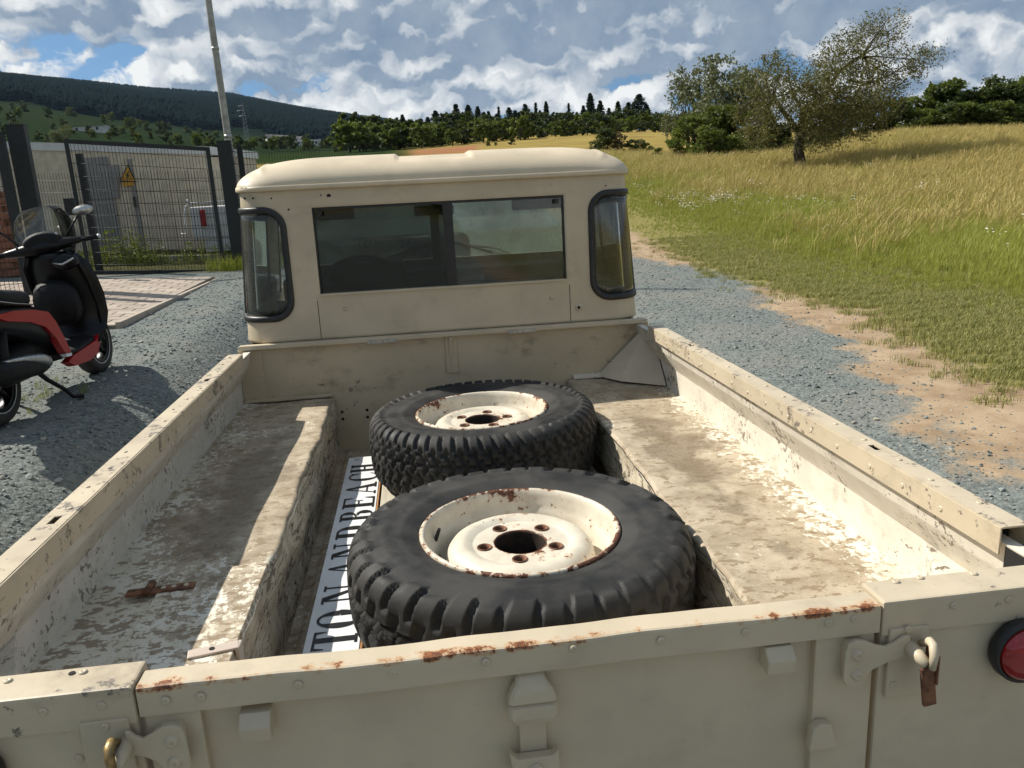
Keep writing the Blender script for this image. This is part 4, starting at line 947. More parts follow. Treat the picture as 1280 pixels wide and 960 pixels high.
for s in (1, -1):
    wsq('screen_pillar', min(s * 0.698, s * 0.765), max(s * 0.698, s * 0.765), 1.392, 1.733, M['paint'], -0.014, 0.034)
    wp = tube('wiper_arm', [(s * 0.36 + 0.05, L + 1.11, 1.385), (s * 0.30 + 0.02, ys_(1.43) + 0.03, 1.425), (s * 0.14, ys_(1.47) + 0.02, 1.455)], 0.006, M['trim'], ws, 6)
    tube('wiper_blade', [(s * 0.30, ys_(1.41) + 0.012, 1.405), (s * 0.02 + 0.03, ys_(1.50) + 0.012, 1.49)], 0.007, M['trim'], wp, 6)
    dr = box('door', s * 0.798, s * 0.81, L + 0.16, L + 1.06, 0.62, 1.30, M['paint'], cab, 0.004)
    frame_bar('door_pane', s * 1.02, s * 1.62, 1.30, 1.70, -0.006, -0.010, M['glass'], dr)
    frame_bar('pane_divider', s * 1.31, s * 1.335, 1.30, 1.70, 0.002, -0.014, M['seal'], dr)
    frame_bar('pane_seal', s * 1.005, s * 1.025, 1.29, 1.71, 0.003, -0.012, M['seal'], dr)
    frame_bar('pane_seal', s * 1.615, s * 1.64, 1.29, 1.71, 0.003, -0.012, M['seal'], dr)
    box('door_handle', s * 0.81, s * 0.835, L + 0.26, L + 0.38, 1.16, 1.19, M['trim'], dr, 0.006)
    # dark sun visors folded against the screen pillars, one each side
    box('sun_visor', s * 0.40, s * 0.70, L + 0.96, L + 0.985, 1.62, 1.745, M['trim'], inn, 0.01, rot=Matrix.Rotation(math.radians(18), 3, 'X'))
# bonnet, wings, chassis, road wheels
fr = empty('front_end', (0, L + 1.8, 0.9)); par(fr, truck)
bands('bonnet', [[(x, y, 1.285 - 0.02 * (y - L - 1.1) - 0.10 * (abs(x) / 0.62) ** 5) for x in np.linspace(-0.62, 0.62, 25)] for y in np.linspace(L + 1.12, L + 2.28, 12)], M['roof'], fr, True)
box('grille_panel', -0.60, 0.60, L + 2.24, L + 2.28, 0.72, 1.16, M['paint'], fr, 0.01)
for s in (1, -1):
    wing = prism('wing', [(L + 1.10, 0.66), (L + 1.10, 1.17), (L + 2.30, 1.14), (L + 2.34, 1.02), (L + 2.34, 0.72), (L + 2.20, 0.72), (L + 2.10, 0.92), (L + 1.92, 1.0), (L + 1.62, 1.0), (L + 1.44, 0.92), (L + 1.36, 0.62)], 0, s * 0.60, s * 0.84, M['paint'], fr, 0.006)
    lathe('headlamp', [(0.0, 0.02), (0.06, 0.016), (0.09, 0.004), (0.10, 0.0)], 24, (s * 0.72, L + 2.34, 0.93), 'y', M['chrome'], wing)
box('front_bumper', -0.84, 0.84, L + 2.40, L + 2.46, 0.52, 0.66, M['trim'], fr, 0.01)
ch = box('chassis_frame', -0.42, 0.42, 0.10, L + 2.4, 0.44, 0.58, M['trim'], truck, 0.01)
box('rear_crossmember', -0.62, 0.62, 0.03, 0.11, 0.42, 0.60, M['trim'], ch, 0.01)
# ------------------------------------------------------------------ wheels
def tyre_mesh(name, kind):
    n = 760; prof = []
    rb, rt_, hw = 0.214, 0.392, 0.105
    # one half section from bead to tread centre
    half = [(0.2145, 0.078), (0.219, 0.086), (0.231, 0.0935), (0.256, 0.1005), (0.264, 0.1035), (0.269, 0.1022), (0.288, 0.1045), (0.305, 0.1045), (0.318, 0.1025), (0.325, 0.101), (0.332, 0.0992), (0.338, 0.0972), (0.344, 0.0945), (0.350, 0.0915), (0.356, 0.087), (0.361, 0.081), (0.3645, 0.075), (0.367, 0.068), (0.3685, 0.060), (0.369, 0.052), (0.370, 0.044), (0.370, 0.036), (0.3705, 0.028), (0.3705, 0.020), (0.371, 0.012), (0.371, 0.004)]
    prof = half + [(r, -z) for r, z in half[::-1]]
    k = len(prof); pr = np.array(prof); tg_ = np.gradient(pr, axis=0); nn = np.stack([-tg_[:, 1], tg_[:, 0]], 1); nn /= np.linalg.norm(nn, axis=1)[:, None] + 1e-9
    mid = np.array([0.30, 0.0]); sgn = np.sign(((pr - mid) * nn).sum(1)); nn *= sgn[:, None]
    th = np.arange(n) * 2 * math.pi / n; V = np.zeros((n, k, 3))
    def sq(v, d_=0.5, sharp=55): return 1 / (1 + np.exp(-sharp * (np.cos(2 * np.pi * v) - math.cos(math.pi * d_))))
    rgt = np.random.default_rng(5); wear = 0.75 + 0.25 * np.sin(th * 2 + 1.0); wob_ = 0.05 * np.sin(th * 9 + 2) + 0.04 * np.sin(th * 17)
    for j in range(k):
        r, z = pr[j]; az_ = abs(z); sd = 1 if z >= 0 else -1
        d_ = np.zeros(n)
        if kind == 'mud':
            N = 38; ph_ = th * N / (2 * math.pi) + (0.5 if sd < 0 else 0) + wob_
            if az_ > 0.055 and r > 0.316:
                alt = (np.floor(ph_ + 0.5).astype(int) % 2).astype(float); lo = 0.322 + 0.014 * alt
                fade = np.clip((r - lo) / 0.010, 0, 1); d_ = 0.0115 * fade * sq(ph_ + 0.12 * sd * (r - 0.34) / 0.02, 0.74) * wear - 0.001
            elif r > 0.316: d_ = 0.012 * sq(ph_ + 1.6 * (az_ - 0.055) / 0.11 + 0.3 * math.sin(az_ * 80), 0.62) * (0.15 if 0.016 < az_ < 0.024 else 1)
        else:
            N = 56; ph_ = th * N / (2 * math.pi) + (0.5 if sd < 0 else 0)
            if az_ > 0.074 and r > 0.324:
                fade = float(sstep(0.324, 0.334, r)); d_ = 0.0115 * fade * sq(ph_ + (az_ - 0.07) * 9, 0.70)
            elif r > 0.324:
                zig = 0.006 * np.sign(np.sin(th * N)); row = np.minimum(np.abs(az_ + zig - 0.052), np.abs(az_ + zig - 0.022)); d_ = 0.0105 * sq(ph_ + 0.42 * abs((az_ / 0.030) % 2 - 1) + 0.25 * (az_ > 0.022), 0.72) * sstep(0.002, 0.005, row)
        if r < 0.316 and r > 0.24: d_ = d_ + 0.0006 * np.sin(th * 3 + r * 60) + (0.0016 if 0.286 < r < 0.29 else 0.0)
        rr_ = r + nn[j, 0] * d_; zz_ = z + nn[j, 1] * d_
        V[:, j, 0] = rr_ * np.cos(th); V[:, j, 1] = rr_ * np.sin(th); V[:, j, 2] = zz_
    idx = np.arange(n * k).reshape(n, k); a = idx[:, :-1]; b = idx[:, 1:]; c_ = np.roll(b, -1, 0); d_ = np.roll(a, -1, 0)
    F = np.stack([a, d_, c_, b], -1).reshape(-1, 4)
    me = mesh_np(name, V.reshape(-1, 3), F, M['rubber']); return me
def rim_mesh(name, rot=0.0):
    n = 200; nd = 34
    prof = [(0.2145, 0.074), (0.2225, 0.086), (0.2225, 0.093), (0.2165, 0.0965), (0.2115, 0.093), (0.207, 0.080), (0.2035, 0.058), (0.198, 0.046), (0.1925, 0.038), (0.190, 0.010), (0.187, -0.002), (0.180, -0.010), (0.172, -0.012), (0.1690, 0.004), (0.167, 0.024), (0.162, 0.044), (0.154, 0.055), (0.142, 0.062), (0.130, 0.0645), (0.121, 0.063), (0.114, 0.0595), (0.108, 0.0575)]
    prof += [(0.108 - (0.108 - 0.058) * i / nd, 0.0565 + 0.001 * i / nd) for i in range(1, nd + 1)] + [(0.0572, 0.050), (0.0572, -0.07)]
    k = len(prof); V, F = lathe_vf(prof, n); bm = bmesh.new(); vs = [bm.verts.new(v) for v in V]
    lug = [(0.0825 * math.cos(rot + i * 1.2566), 0.0825 * math.sin(rot + i * 1.2566)) for i in range(5)]
    for f in F:
        c_ = sum((Vector(V[i]) for i in f), Vector()) / 4; rc = math.hypot(c_.x, c_.y)
        if rc < 0.108 and any(math.hypot(c_.x - a, c_.y - b) < 0.0125 for a, b in lug): continue
        an = math.atan2(c_.y, c_.x) - rot
        if 0.1655 < rc < 0.1715 and abs(math.sin(an * 2 + 0.4)) < 0.42 and False: continue
        bm.faces.new([vs[i] for i in f])
    bmesh.ops.recalc_face_normals(bm, faces=bm.faces)
    me = bpy.data.meshes.new(name); bm.to_mesh(me); bm.free(); me.materials.append(M['rim']); me.polygons.foreach_set('use_smooth', [True] * len(me.polygons)); return me, lug
LUGR = M['rusty']; M['bore'] = simple('dark_bore', (0.028, 0.017, 0.011), 0.8, nscale=60, namp=0.5)  # bore lining near-black: shade of the hub hole put into its colour
def wheel(name, kind, label, loc, rot, rim_rot, group=None):
    e = empty(name, loc)
    def sub(nm, me, p, mt=None):
        o = bpy.data.objects.new(nm, me); COL.objects.link(o); o.parent = p
        if mt and not me.materials: me.materials.append(mt)
        return o
    sub('tyre', tyre_mesh('tyre', kind), e); me, lug = rim_mesh('rim', rim_rot); r_ = sub('rim', me, e)
    V, F = lathe_vf([(0.0085, 0.027), (0.0090, 0.041), (0.0125, 0.0575), (0.0150, 0.0602), (0.0168, 0.0592), (0.0170, 0.0545)], 20)
    cup = bpy.data.meshes.new('lug_seat'); cup.from_pydata(V, [], F); cup.update(); cup.materials.append(LUGR); cup.polygons.foreach_set('use_smooth', [True] * len(F))
    for a, b in lug: o = sub('lug_seat', cup, r_); o.location = (a, b, 0)
    V, F = lathe_vf([(0.0569, 0.0545), (0.0562, 0.052), (0.0562, -0.078)], 40)
    me = bpy.data.meshes.new('hub_bore'); me.from_pydata(V, [], F); me.update(); sub('hub_bore', me, r_, M['bore'])
    # slots between disc and rim as near-black blocks, shade in the colour
    for i in range(4):
        an0 = rim_rot + 0.35 + i * math.pi / 2; arc = [an0 + q * 0.05 for q in range(7)]
        V = [(rr_ * math.cos(a), rr_ * math.sin(a), zz_) for a in arc for rr_, zz_ in ((0.1665, 0.012), (0.1722, 0.012), (0.1722, -0.014), (0.1665, -0.014))]
        F = [(q * 4 + j, q * 4 + (j + 1) % 4, q * 4 + 4 + (j + 1) % 4, q * 4 + 4 + j) for q in range(6) for j in range(4)] + [(0, 1, 2, 3), (27, 26, 25, 24)]
        me = bpy.data.meshes.new('rim_slot'); me.from_pydata(V, [], F); me.update(); sub('rim_slot', me, r_, M['dark'])
    vt, vf = tube_vf([(0.199 * math.cos(rim_rot + 2.0), 0.199 * math.sin(rim_rot + 2.0), 0.045), (0.188 * math.cos(rim_rot + 2.0), 0.188 * math.sin(rim_rot + 2.0), 0.075)], [0.005, 0.004], 8)
    me = bpy.data.meshes.new('valve'); me.from_pydata([tuple(q) for q in vt], [], vf); me.update(); sub('valve', me, r_, M['seal'])
    e.rotation_euler = rot; tag(e, label, 'wheel', group); return e
PLAT = 0.800
w1 = wheel('spare_wheel', 'mud', 'worn mud-tread wheel with chipped cream rim lying beside the tailgate', (0.080, 0.748, PLAT + 0.116), (math.radians(1.2), math.radians(0.6), 0.3), 0.5)
w2 = wheel('spare_wheel', 'road', 'zigzag-tread wheel with rusty cream rim lying beside the cab bulkhead', (0.078, 1.680, PLAT + 0.130), (math.radians(-0.8), math.radians(-0.5), 1.1), 0.2)
w3_ = wheel('spare_wheel', 'road', 'dark wheel lying on the bonnet, seen through the cab windows', (-0.16, L + 1.72, 1.375), (math.radians(-1.2), 0, 0.4), 0.9)
for (x, y, s) in ((0.70, 0.62, 1), (-0.70, 0.62, -1), (0.70, L + 1.76, 1), (-0.70, L + 1.76, -1)):
    e = empty('road_wheel', (x, y, 0.383)); e.rotation_euler = (0, s * math.pi / 2, 0)
    a = bpy.data.objects.new('tyre', w2.children[0].data); b = bpy.data.objects.new('rim', w2.children[1].data)
    for q in (a, b): COL.objects.link(q); q.parent = e
    par(e, truck)
# ------------------------------------------------------------------ low platform of boards under the spare wheels
pf = empty('wooden_platform', (0.07, 1.2, FLOOR + 0.007)); tag(pf, 'low wooden platform under the spare wheels, with an orange batten along its edge', 'platform')
ys0, ys1 = 0.36, 2.21
xe = -0.272
for i in range(5): box('deck_board', xe + i * 0.143, xe + i * 0.143 + 0.138, ys0, ys1, PLAT - 0.022, PLAT + 0.007, M['deck'], pf, 0.002)
for x in (-0.375, -0.235, 0.05, 0.38): box('batten', x, x + 0.05, ys0, 1.90, FLOOR + 0.0075, PLAT - 0.0225, M['wood'], pf, 0.002)
# ------------------------------------------------------------------ enamel sign on a thick wooden board
SZ = 0.812
sx0, sx1 = -0.402, -0.284; sy0, sy1 = 0.36, 1.915
sgn = empty('lettered_sign', (-0.34, 1.2, PLAT - 0.022)); tag(sgn, 'long white sign board with black serif capitals lying in the truck bed', 'sign')
box('wooden_backing', sx0 + 0.001, sx1 + 0.006, sy0, sy1, PLAT - 0.0215, SZ - 0.0022, M['wood'], sgn, 0.0015)
box('sign_board', sx0, sx1, sy0, sy1 - 0.002, SZ - 0.002, SZ, M['signw'], sgn, 0.0006)
def strokes(ch):
    """serif capitals in a unit box: list of polygons (u right, v up)"""
    TK, TN, SF = 0.26, 0.075, 0.065
    R_ = lambda a, b, c, d_: [(a, b), (c, b), (c, d_), (a, d_)]
    def bowl(cx, cy, rx, ry, a0, a1, k0, k1, n=18):
        P_ = []
        for i in range(n):
            t0, t1 = a0 + (a1 - a0) * i / n, a0 + (a1 - a0) * (i + 1) / n; q = []
            for tt, o_ in ((t0, 1), (t1, 1), (t1, 0), (t0, 0)):
                th_ = k0 + (k1 - k0) * abs(math.cos(tt)) ** 1.6
                th_ = th_ if not o_ else 0
                q.append((cx + (rx - th_) * math.cos(tt), cy + (ry - min(th_, k0 * 1.0 + 0.0)) * math.sin(tt)))
            P_.append(q)
        return P_
    d_ = {
     'T': [R_(0.39, 0, 0.39 + TK, 1), R_(0.27, 0, 0.73, SF), R_(0.02, 1 - SF, 0.98, 1), [(0.02, 1), (0.02, 0.72), (0.06, 0.72), (0.14, 0.95), (0.14, 1)], [(0.98, 1), (0.98, 0.72), (0.94, 0.72), (0.86, 0.95), (0.86, 1)]],
     'H': [R_(0.10, 0, 0.10 + TK, 1), R_(0.68, 0, 0.68 + TK, 1), R_(0.3, 0.48, 0.7, 0.54), R_(0.0, 0, 0.42, SF), R_(0.58, 0, 1.0, SF), R_(0.0, 1 - SF, 0.42, 1), R_(0.58, 1 - SF, 1.0, 1)],
     'N': [R_(0.12, 0, 0.12 + TN, 1), R_(0.84, 0, 0.84 + TN, 1), [(0.10, 1), (0.34, 1), (0.895, 0), (0.80, 0)], R_(0.0, 0, 0.30, SF), R_(0.70, 1 - SF, 1.0, 1), R_(0.0, 1 - SF, 0.34, 1)],
     'A': [[(0.47, 1), (0.53, 1), (0.14, 0), (0.08, 0)], [(0.46, 1), (0.58, 1), (0.95, 0), (0.70, 0)], R_(0.26, 0.28, 0.74, 0.33), R_(0.0, 0, 0.27, SF), R_(0.60, 0, 1.05, SF)],
     'E': [R_(0.12, 0, 0.12 + TK, 1), R_(0.0, 1 - SF, 0.92, 1), R_(0.0, 0, 0.95, SF), R_(0.3, 0.48, 0.68, 0.53), R_(0.64, 0.38, 0.69, 0.63), [(0.92, 1), (0.92, 0.70), (0.88, 0.70), (0.78, 0.96)], [(0.95, 0), (0.95, 0.32), (0.91, 0.32), (0.80, 0.04)]],
     'D': [R_(0.12, 0, 0.12 + TK, 1), R_(0.0, 1 - SF, 0.5, 1), R_(0.0, 0, 0.5, SF)] + bowl(0.48, 0.5, 0.50, 0.5, -math.pi / 2, math.pi / 2, SF, 0.28),
     'B': [R_(0.12, 0, 0.12 + TK, 1), R_(0.0, 1 - SF, 0.52, 1), R_(0.0, 0, 0.55, SF), R_(0.3, 0.50, 0.55, 0.545)] + bowl(0.50, 0.76, 0.38, 0.24, -math.pi / 2, math.pi / 2, SF, 0.24) + bowl(0.53, 0.26, 0.43, 0.26, -math.pi / 2, math.pi / 2, SF, 0.27),
     'O': bowl(0.5, 0.5, 0.5, 0.51, 0, 2 * math.pi, SF, 0.28, 40),
     'C': bowl(0.54, 0.5, 0.52, 0.51, 0.28 * math.pi, 1.72 * math.pi, SF, 0.25, 34) + [[(0.90, 0.98), (0.90, 0.64), (0.86, 0.64), (0.78, 0.86), (0.84, 0.92)], [(0.86, 0.12), (0.93, 0.22), (0.90, 0.30), (0.80, 0.08)]],
     'R': bowl(0.5, 0.5, 0.5, 0.5, 0, 2 * math.pi, 0.08, 0.08, 20) + [R_(0.36, 0.25, 0.44, 0.75), R_(0.44, 0.68, 0.6, 0.75), R_(0.44, 0.47, 0.6, 0.54), R_(0.58, 0.5, 0.65, 0.72), [(0.5, 0.5), (0.58, 0.5), (0.70, 0.25), (0.62, 0.25)]],
    }
    return d_[ch]
LY = [('T', 799), ('O', 773), ('N', 741), ('A', 709), ('N', 687), ('D', 664), ('B', 643.5), ('E', 627), ('A', 610), ('C', 595), ('H', 584)]
yc = [on((385 + (815 - q) * 0.2 + 40, q), 2, SZ)[1] for _, q in LY]
for i, (ch_, q) in enumerate(LY):
    gap = min([abs(yc[i] - yc[j]) for j in (i - 1, i + 1) if 0 <= j < len(yc)])
    wd = min(0.135, gap * (0.74 if i in (2, 3, 5, 6) else 0.88)); V, F = [], []; bl, tp = sx1 - 0.006, sx0 + 0.016
    for k, poly in enumerate(strokes(ch_)):
        k0 = len(V); zt = SZ + 0.0012 + 0.00004 * k
        for u, v in poly: V.append((bl + (tp - bl) * v, yc[i] + (u - 0.5) * wd, zt))
        F.append(tuple(range(k0, k0 + len(poly))))
    pyd('letter', V, F, M['letter'], sgn)
V, F = [], []
for k, poly in enumerate(strokes('R')):
    k0 = len(V)
    for u, v in poly: V.append((sx0 + 0.03 - 0.018 * (v - 0.5), 1.885 + (u - 0.5) * 0.018, SZ + 0.0012 + 0.00004 * k))
    F.append(tuple(range(k0, k0 + len(poly))))
pyd('registered_mark', V, F, M['letter'], sgn)
# ================================================================== paving by the gate
def gz(x, y): return float(G(x, y))
PX0, PX1, PY0, PY1 = -6.3, -3.22, 7.55, 11.75
pv = bands('paving', [[(x, y, gz(x, y) + 0.030) for x in np.linspace(PX0 - 1.5, PX1, 14)] for y in np.linspace(PY0, PY1, 14)], simple('paving_sand', (0.20, 0.165, 0.12), 0.9, nscale=20), None, True); tag(pv, kind='structure')
solid(pv, 0.10)
bm = bmesh.new(); box_bm(bm, -0.137, 0.137, -0.087, 0.087, -0.05, 0.0, 0.006, 1); pme = bpy.data.meshes.new('paver'); bm.to_mesh(pme); bm.free(); pme.materials.append(M['paver'])
rp = random.Random(2); nrow = int((PY1 - PY0) / 0.18)
for r in range(nrow):
    for c in range(12):
        x = PX1 - 0.15 - c * 0.28 - (0.14 if r % 2 else 0); y = PY0 + 0.09 + r * 0.18
        if x < PX0: continue
        if c == 0 and r % 2:
            o = bpy.data.objects.new('paver', pme); COL.objects.link(o); o.scale = (0.49, 1, 1); o.location = (PX1 - 0.075, y, gz(PX1 - 0.075, y) + 0.042); par(o, pv)
        o = bpy.data.objects.new('paver', pme); COL.objects.link(o); o.location = (x, y, gz(x, y) + 0.042 + rp.uniform(-0.002, 0.002))
        sx_ = (gz(x + 0.1, y) - gz(x - 0.1, y)) / 0.2; sy_ = (gz(x, y + 0.1) - gz(x, y - 0.1)) / 0.2
        o.rotation_euler = (math.atan(sy_), -math.atan(sx_), rp.uniform(-0.006, 0.006)); par(o, pv)
kb = box('paving_kerb', PX1 - 0.004, PX1 + 0.05, PY0, PY1, gz(PX1, 9.5) - 0.15, gz(PX1, 9.5) + 0.040, M['paver'], pv, 0.006)
# ================================================================== fence and gate
def mesh_wires(parent, A, B, z0a, z1a, z0b, z1b, step=0.05, rows=9, rad=0.0028, spikes=0.03, double=True):
    """vertical rods between A and B (ground points), pairs of horizontal rods, each its own piece"""
    A, B = np.array(A, float), np.array(B, float); ln = np.linalg.norm(B - A); n = int(ln / step); dr = (B - A) / ln; nrm = np.array([-dr[1], dr[0]])
    V0, F0 = tube_vf([(0, 0, 0), (0, 0, 1)], 1.0, 6); me = bpy.data.meshes.new('vertical_rod'); me.from_pydata([tuple(q) for q in V0], [], F0); me.update(); me.materials.append(M['fence']); me.polygons.foreach_set('use_smooth', [True] * len(F0))
    for i in range(1, n):
        f = i / n; p = A + (B - A) * f; a = z0a + (z0b - z0a) * f; b = z1a + (z1b - z1a) * f + spikes
        o = bpy.data.objects.new('vertical_rod', me); COL.objects.link(o); o.location = (p[0], p[1], a); o.scale = (rad, rad, b - a); par(o, parent)
    for r in range(rows):
        f = (r + 0.5) / rows
        for sd in ((1, -1) if double else (1,)):
            off = nrm * sd * (rad * 2.1)
            za, zb_ = z0a + (z1a - z0a) * f, z0b + (z1b - z0b) * f
            tube('horizontal_rod', [(A[0] + off[0], A[1] + off[1], za), (B[0] + off[0], B[1] + off[1], zb_)], rad * 1.15, M['fence'], parent, 6)
def post(name, x, y, z0, z1, w_, label, group=None, rz=0.0, cap=True):
    e = empty(name, (x, y, z0)); tag(e, label, 'post', group)
    R3 = Matrix.Rotation(rz, 3, 'Z')
    box('shaft', x - w_ / 2, x + w_ / 2, y - w_ / 2, y + w_ / 2, z0 - 0.3, z1, M['fence'], e, 0.006, rot=R3)
    if cap: box('post_cap', x - w_ / 2 - 0.006, x + w_ / 2 + 0.006, y - w_ / 2 - 0.006, y + w_ / 2 + 0.006, z1 - 0.002, z1 + 0.012, M['fence'], e, 0.004, rot=R3)
    return e
# right gate post, leaf hinged on it, swung a little towards the drive
pr_ = dep((280, 177), 13.05); PRX, PRY = pr_[0], pr_[1]
prt = pr_[2]
post('gate_post', PRX, PRY, gz(PRX, PRY), prt, 0.22, 'thick anthracite gate post carrying the hinged mesh gate leaf', rz=0.12)
A = dep((259, 184), 12.9); B = dep((82, 174), 11.95)
leafE = empty('gate_leaf', (A[0], A[1], gz(A[0], A[1]))); tag(leafE, 'anthracite steel-framed mesh gate leaf standing across the paved entrance', 'gate')
za0, zb0 = A[2] - 2.02, B[2] - 2.02
def bar(name, p0, p1, w_, m, parent, d_=None):
    p0, p1 = Vector(p0), Vector(p1); t_ = (p1 - p0).normalized(); up = Vector((0, 0, 1)) if abs(t_.z) < 0.9 else Vector((A[1] - B[1], B[0] - A[0], 0)).normalized()
    s_ = t_.cross(up).normalized(); u_ = s_.cross(t_).normalized(); d_ = d_ or w_
    V = [tuple(q + s_ * a * d_ / 2 + u_ * b * w_ / 2) for q in (p0, p1) for a, b in ((-1, -1), (1, -1), (1, 1), (-1, 1))]
    return pyd(name, V, [(3, 2, 1, 0), (4, 5, 6, 7), (0, 1, 5, 4), (1, 2, 6, 5), (2, 3, 7, 6), (3, 0, 4, 7)], m, parent)
bar('frame_rail', (A[0], A[1], A[2] - 0.03), (B[0], B[1], B[2] - 0.03), 0.06, M['fence'], leafE); bar('frame_rail', (A[0], A[1], za0), (B[0], B[1], zb0), 0.06, M['fence'], leafE)
bar('frame_stile', (A[0], A[1], za0 - 0.035), (A[0], A[1], A[2] + 0.002), 0.075, M['fence'], leafE, 0.062); bar('frame_stile', (B[0], B[1], zb0 - 0.035), (B[0], B[1], B[2] + 0.002), 0.075, M['fence'], leafE, 0.062)
lb = dep((88, 258), 11.88); box('lock_case', lb[0] - 0.07, lb[0] + 0.07, lb[1] - 0.05, lb[1] + 0.05, lb[2] - 0.13, lb[2] + 0.12, M['fence'], leafE, 0.006)
for f in (0.05, 0.93):
    tube('gate_hinge', [(A[0], A[1], za0 + (A[2] - za0) * f), (PRX - 0.10, PRY, za0 + (A[2] - za0) * f)], 0.014, M['fence'], leafE, 8)
mesh_wires(leafE, A[:2], B[:2], za0 + 0.03, A[2] - 0.06, zb0 + 0.03, B[2] - 0.06, 0.05, 10, 0.0032, 0.0)
# drop bar of the second leaf post behind the leaf
q1 = dep((99, 192), 12.9); post('lock_post', q1[0], q1[1], gz(q1[0], q1[1]), q1[2], 0.10, 'slim anthracite lock post seen through the mesh gate leaf', cap=False)
# left gate post with the first mesh panel beyond it
q2 = dep((20, 157), 10.3); PLX, PLY, plt = q2[0], q2[1], q2[2]
post('gate_post', PLX, PLY, gz(PLX, PLY), plt, 0.21, 'thick anthracite gate post standing behind the parked scooter', rz=0.2)
q3 = dep((-2, 166), 9.9); post('fence_post', q3[0], q3[1], gz(q3[0], q3[1]), q3[2], 0.11, 'slim anthracite fence post at the end of the tall mesh panel', rz=0.2)
e = empty('mesh_panel', (q3[0] - 1.2, q3[1] - 0.2, gz(q3[0], q3[1]))); tag(e, 'tall anthracite mesh fence panel in front of the brick stack', 'fence', None)
mesh_wires(e, (PLX - 0.09, PLY - 0.10), (q3[0] - 2.4, q3[1] - 0.9), gz(PLX, PLY) + 0.05, plt - 0.03, gz(PLX, PLY) + 0.12, plt + 0.05, 0.05, 10, 0.0032, 0.02)
# fence running on from the right gate post, passing behind the cab
e = empty('mesh_panel', (PRX + 1.2, PRY + 0.3, gz(PRX, PRY))); tag(e, 'tall anthracite mesh fence panel running from the gate post towards the truck cab', 'fence')
q4 = dep((299, 182), 13.3)
mesh_wires(e, (PRX + 0.12, PRY), (q4[0] - 0.03, q4[1]), gz(PRX, PRY) + 0.06, prt - 0.06, gz(q4[0], q4[1]) + 0.06, q4[2] - 0.02, 0.05, 10, 0.0034, 0.02)
post('fence_post', q4[0], q4[1], gz(q4[0], q4[1]), q4[2], 0.085, 'slim anthracite fence post beside the gate hinge, in front of the tall pole', rz=0.1, cap=False)
e = empty('mesh_panel', (q4[0] + 1.2, q4[1] + 0.3, gz(q4[0], q4[1]))); tag(e, 'tall anthracite mesh fence panel hidden mostly by the truck cab', 'fence')
mesh_wires(e, (q4[0] + 0.05, q4[1]), (q4[0] + 2.4, q4[1] + 1.6), gz(q4[0], q4[1]) + 0.06, q4[2] - 0.02, gz(q4[0] + 2.4, q4[1] + 1.6) + 0.06, q4[2] + 0.05, 0.05, 10, 0.0034, 0.02)
# low fence behind the gate
la, lb_ = dep((14, 217), 14.2), dep((330, 214), 14.6)
e = empty('low_mesh_fence', (la[0], la[1], gz(la[0], la[1]))); tag(e, 'lower anthracite mesh fence between the gate and the beige substation', 'fence')
mesh_wires(e, la[:2] - 0.8 * (lb_[:2] - la[:2]) / np.linalg.norm(lb_[:2] - la[:2]), lb_[:2], gz(la[0], la[1]) + 0.10, la[2], gz(lb_[0], lb_[1]) + 0.10, lb_[2], 0.05, 7, 0.0032, 0.03)
kf = bands('fence_kerb', [[(la[0] + (lb_[0] - la[0]) * f, la[1] + (lb_[1] - la[1]) * f - d_, gz(la[0] + (lb_[0] - la[0]) * f, la[1]) + z) for d_, z in ((0.05, -0.1), (0.05, 0.09), (-0.05, 0.09), (-0.05, -0.1))] for f in np.linspace(-0.4, 1, 10)], simple('kerb_concrete', (0.20, 0.19, 0.17), 0.9, nscale=9), e)
# tall pole
pt, pb = dep((267, -40), 13.9), dep((291, 300), 13.9)
e = empty('tall_pole', (pb[0], pt[1], gz(pb[0], pt[1]))); tag(e, 'tall weathered metal pole rising behind the gate post', 'pole')
bx, by = dep((287, 185), 13.9)[:2]
tube('pole_shaft', [(bx + 0.02, by, gz(bx, by) - 0.2), (bx, by, 2.6), (bx - 0.03, by, 4.6), (bx - 0.06, by, 8.2)], [0.066, 0.062, 0.056, 0.042], M['pole'], e, 14)
tube('pole_collar', [(bx, by, 2.80), (bx, by, 2.86)], 0.066, M['galv'], e, 14)
tube('pole_collar', [(bx - 0.02, by, 4.25), (bx - 0.02, by, 4.29)], 0.062, M['galv'], e, 14)
# ================================================================== beige substation behind the fence
cL, cR = dep((20, 173), 16.4), dep((262, 183.5), 16.4); cF = dep((319, 191), 18.6)
bl = empty('substation', (cL[0], cL[1], gz(cL[0], cL[1]))); tag(bl, 'low beige concrete substation with pale roof slab and grey steel doors', 'building')
roofz = (cL[2] + cR[2]) / 2
P0 = cL[:2] - 1.6 * (cR[:2] - cL[:2]) / np.linalg.norm(cR[:2] - cL[:2]); P1 = cR[:2]; P2 = cF[:2]; P3 = P0 + (P2 - P1)
zg = gz(*P1) - 0.4
def foot(name, pts, z0, zt, m, p):
    n = len(pts); V = [(q[0], q[1], z0) for q in pts] + [(q[0], q[1], zz_) for q, zz_ in zip(pts, zt)]
    F = [tuple(range(n))[::-1], tuple(range(n, 2 * n))] + [(i, (i + 1) % n, n + (i + 1) % n, n + i) for i in range(n)]
    return pyd(name, V, F, m, p)
z0_, z1_, z2_ = cL[2] + 0.05, cR[2], cF[2] + 0.02
ctr = (P0 + P1 + P2 + P3) / 4
wall = foot('wall', [P0, P1, P2, P3], zg, [z0_ - 0.16, z1_ - 0.16, z2_ - 0.16, z0_ - 0.16], M['render'], bl)
gro = [ctr + (q - ctr) * 1.02 for q in (P0, P1, P2, P3)]
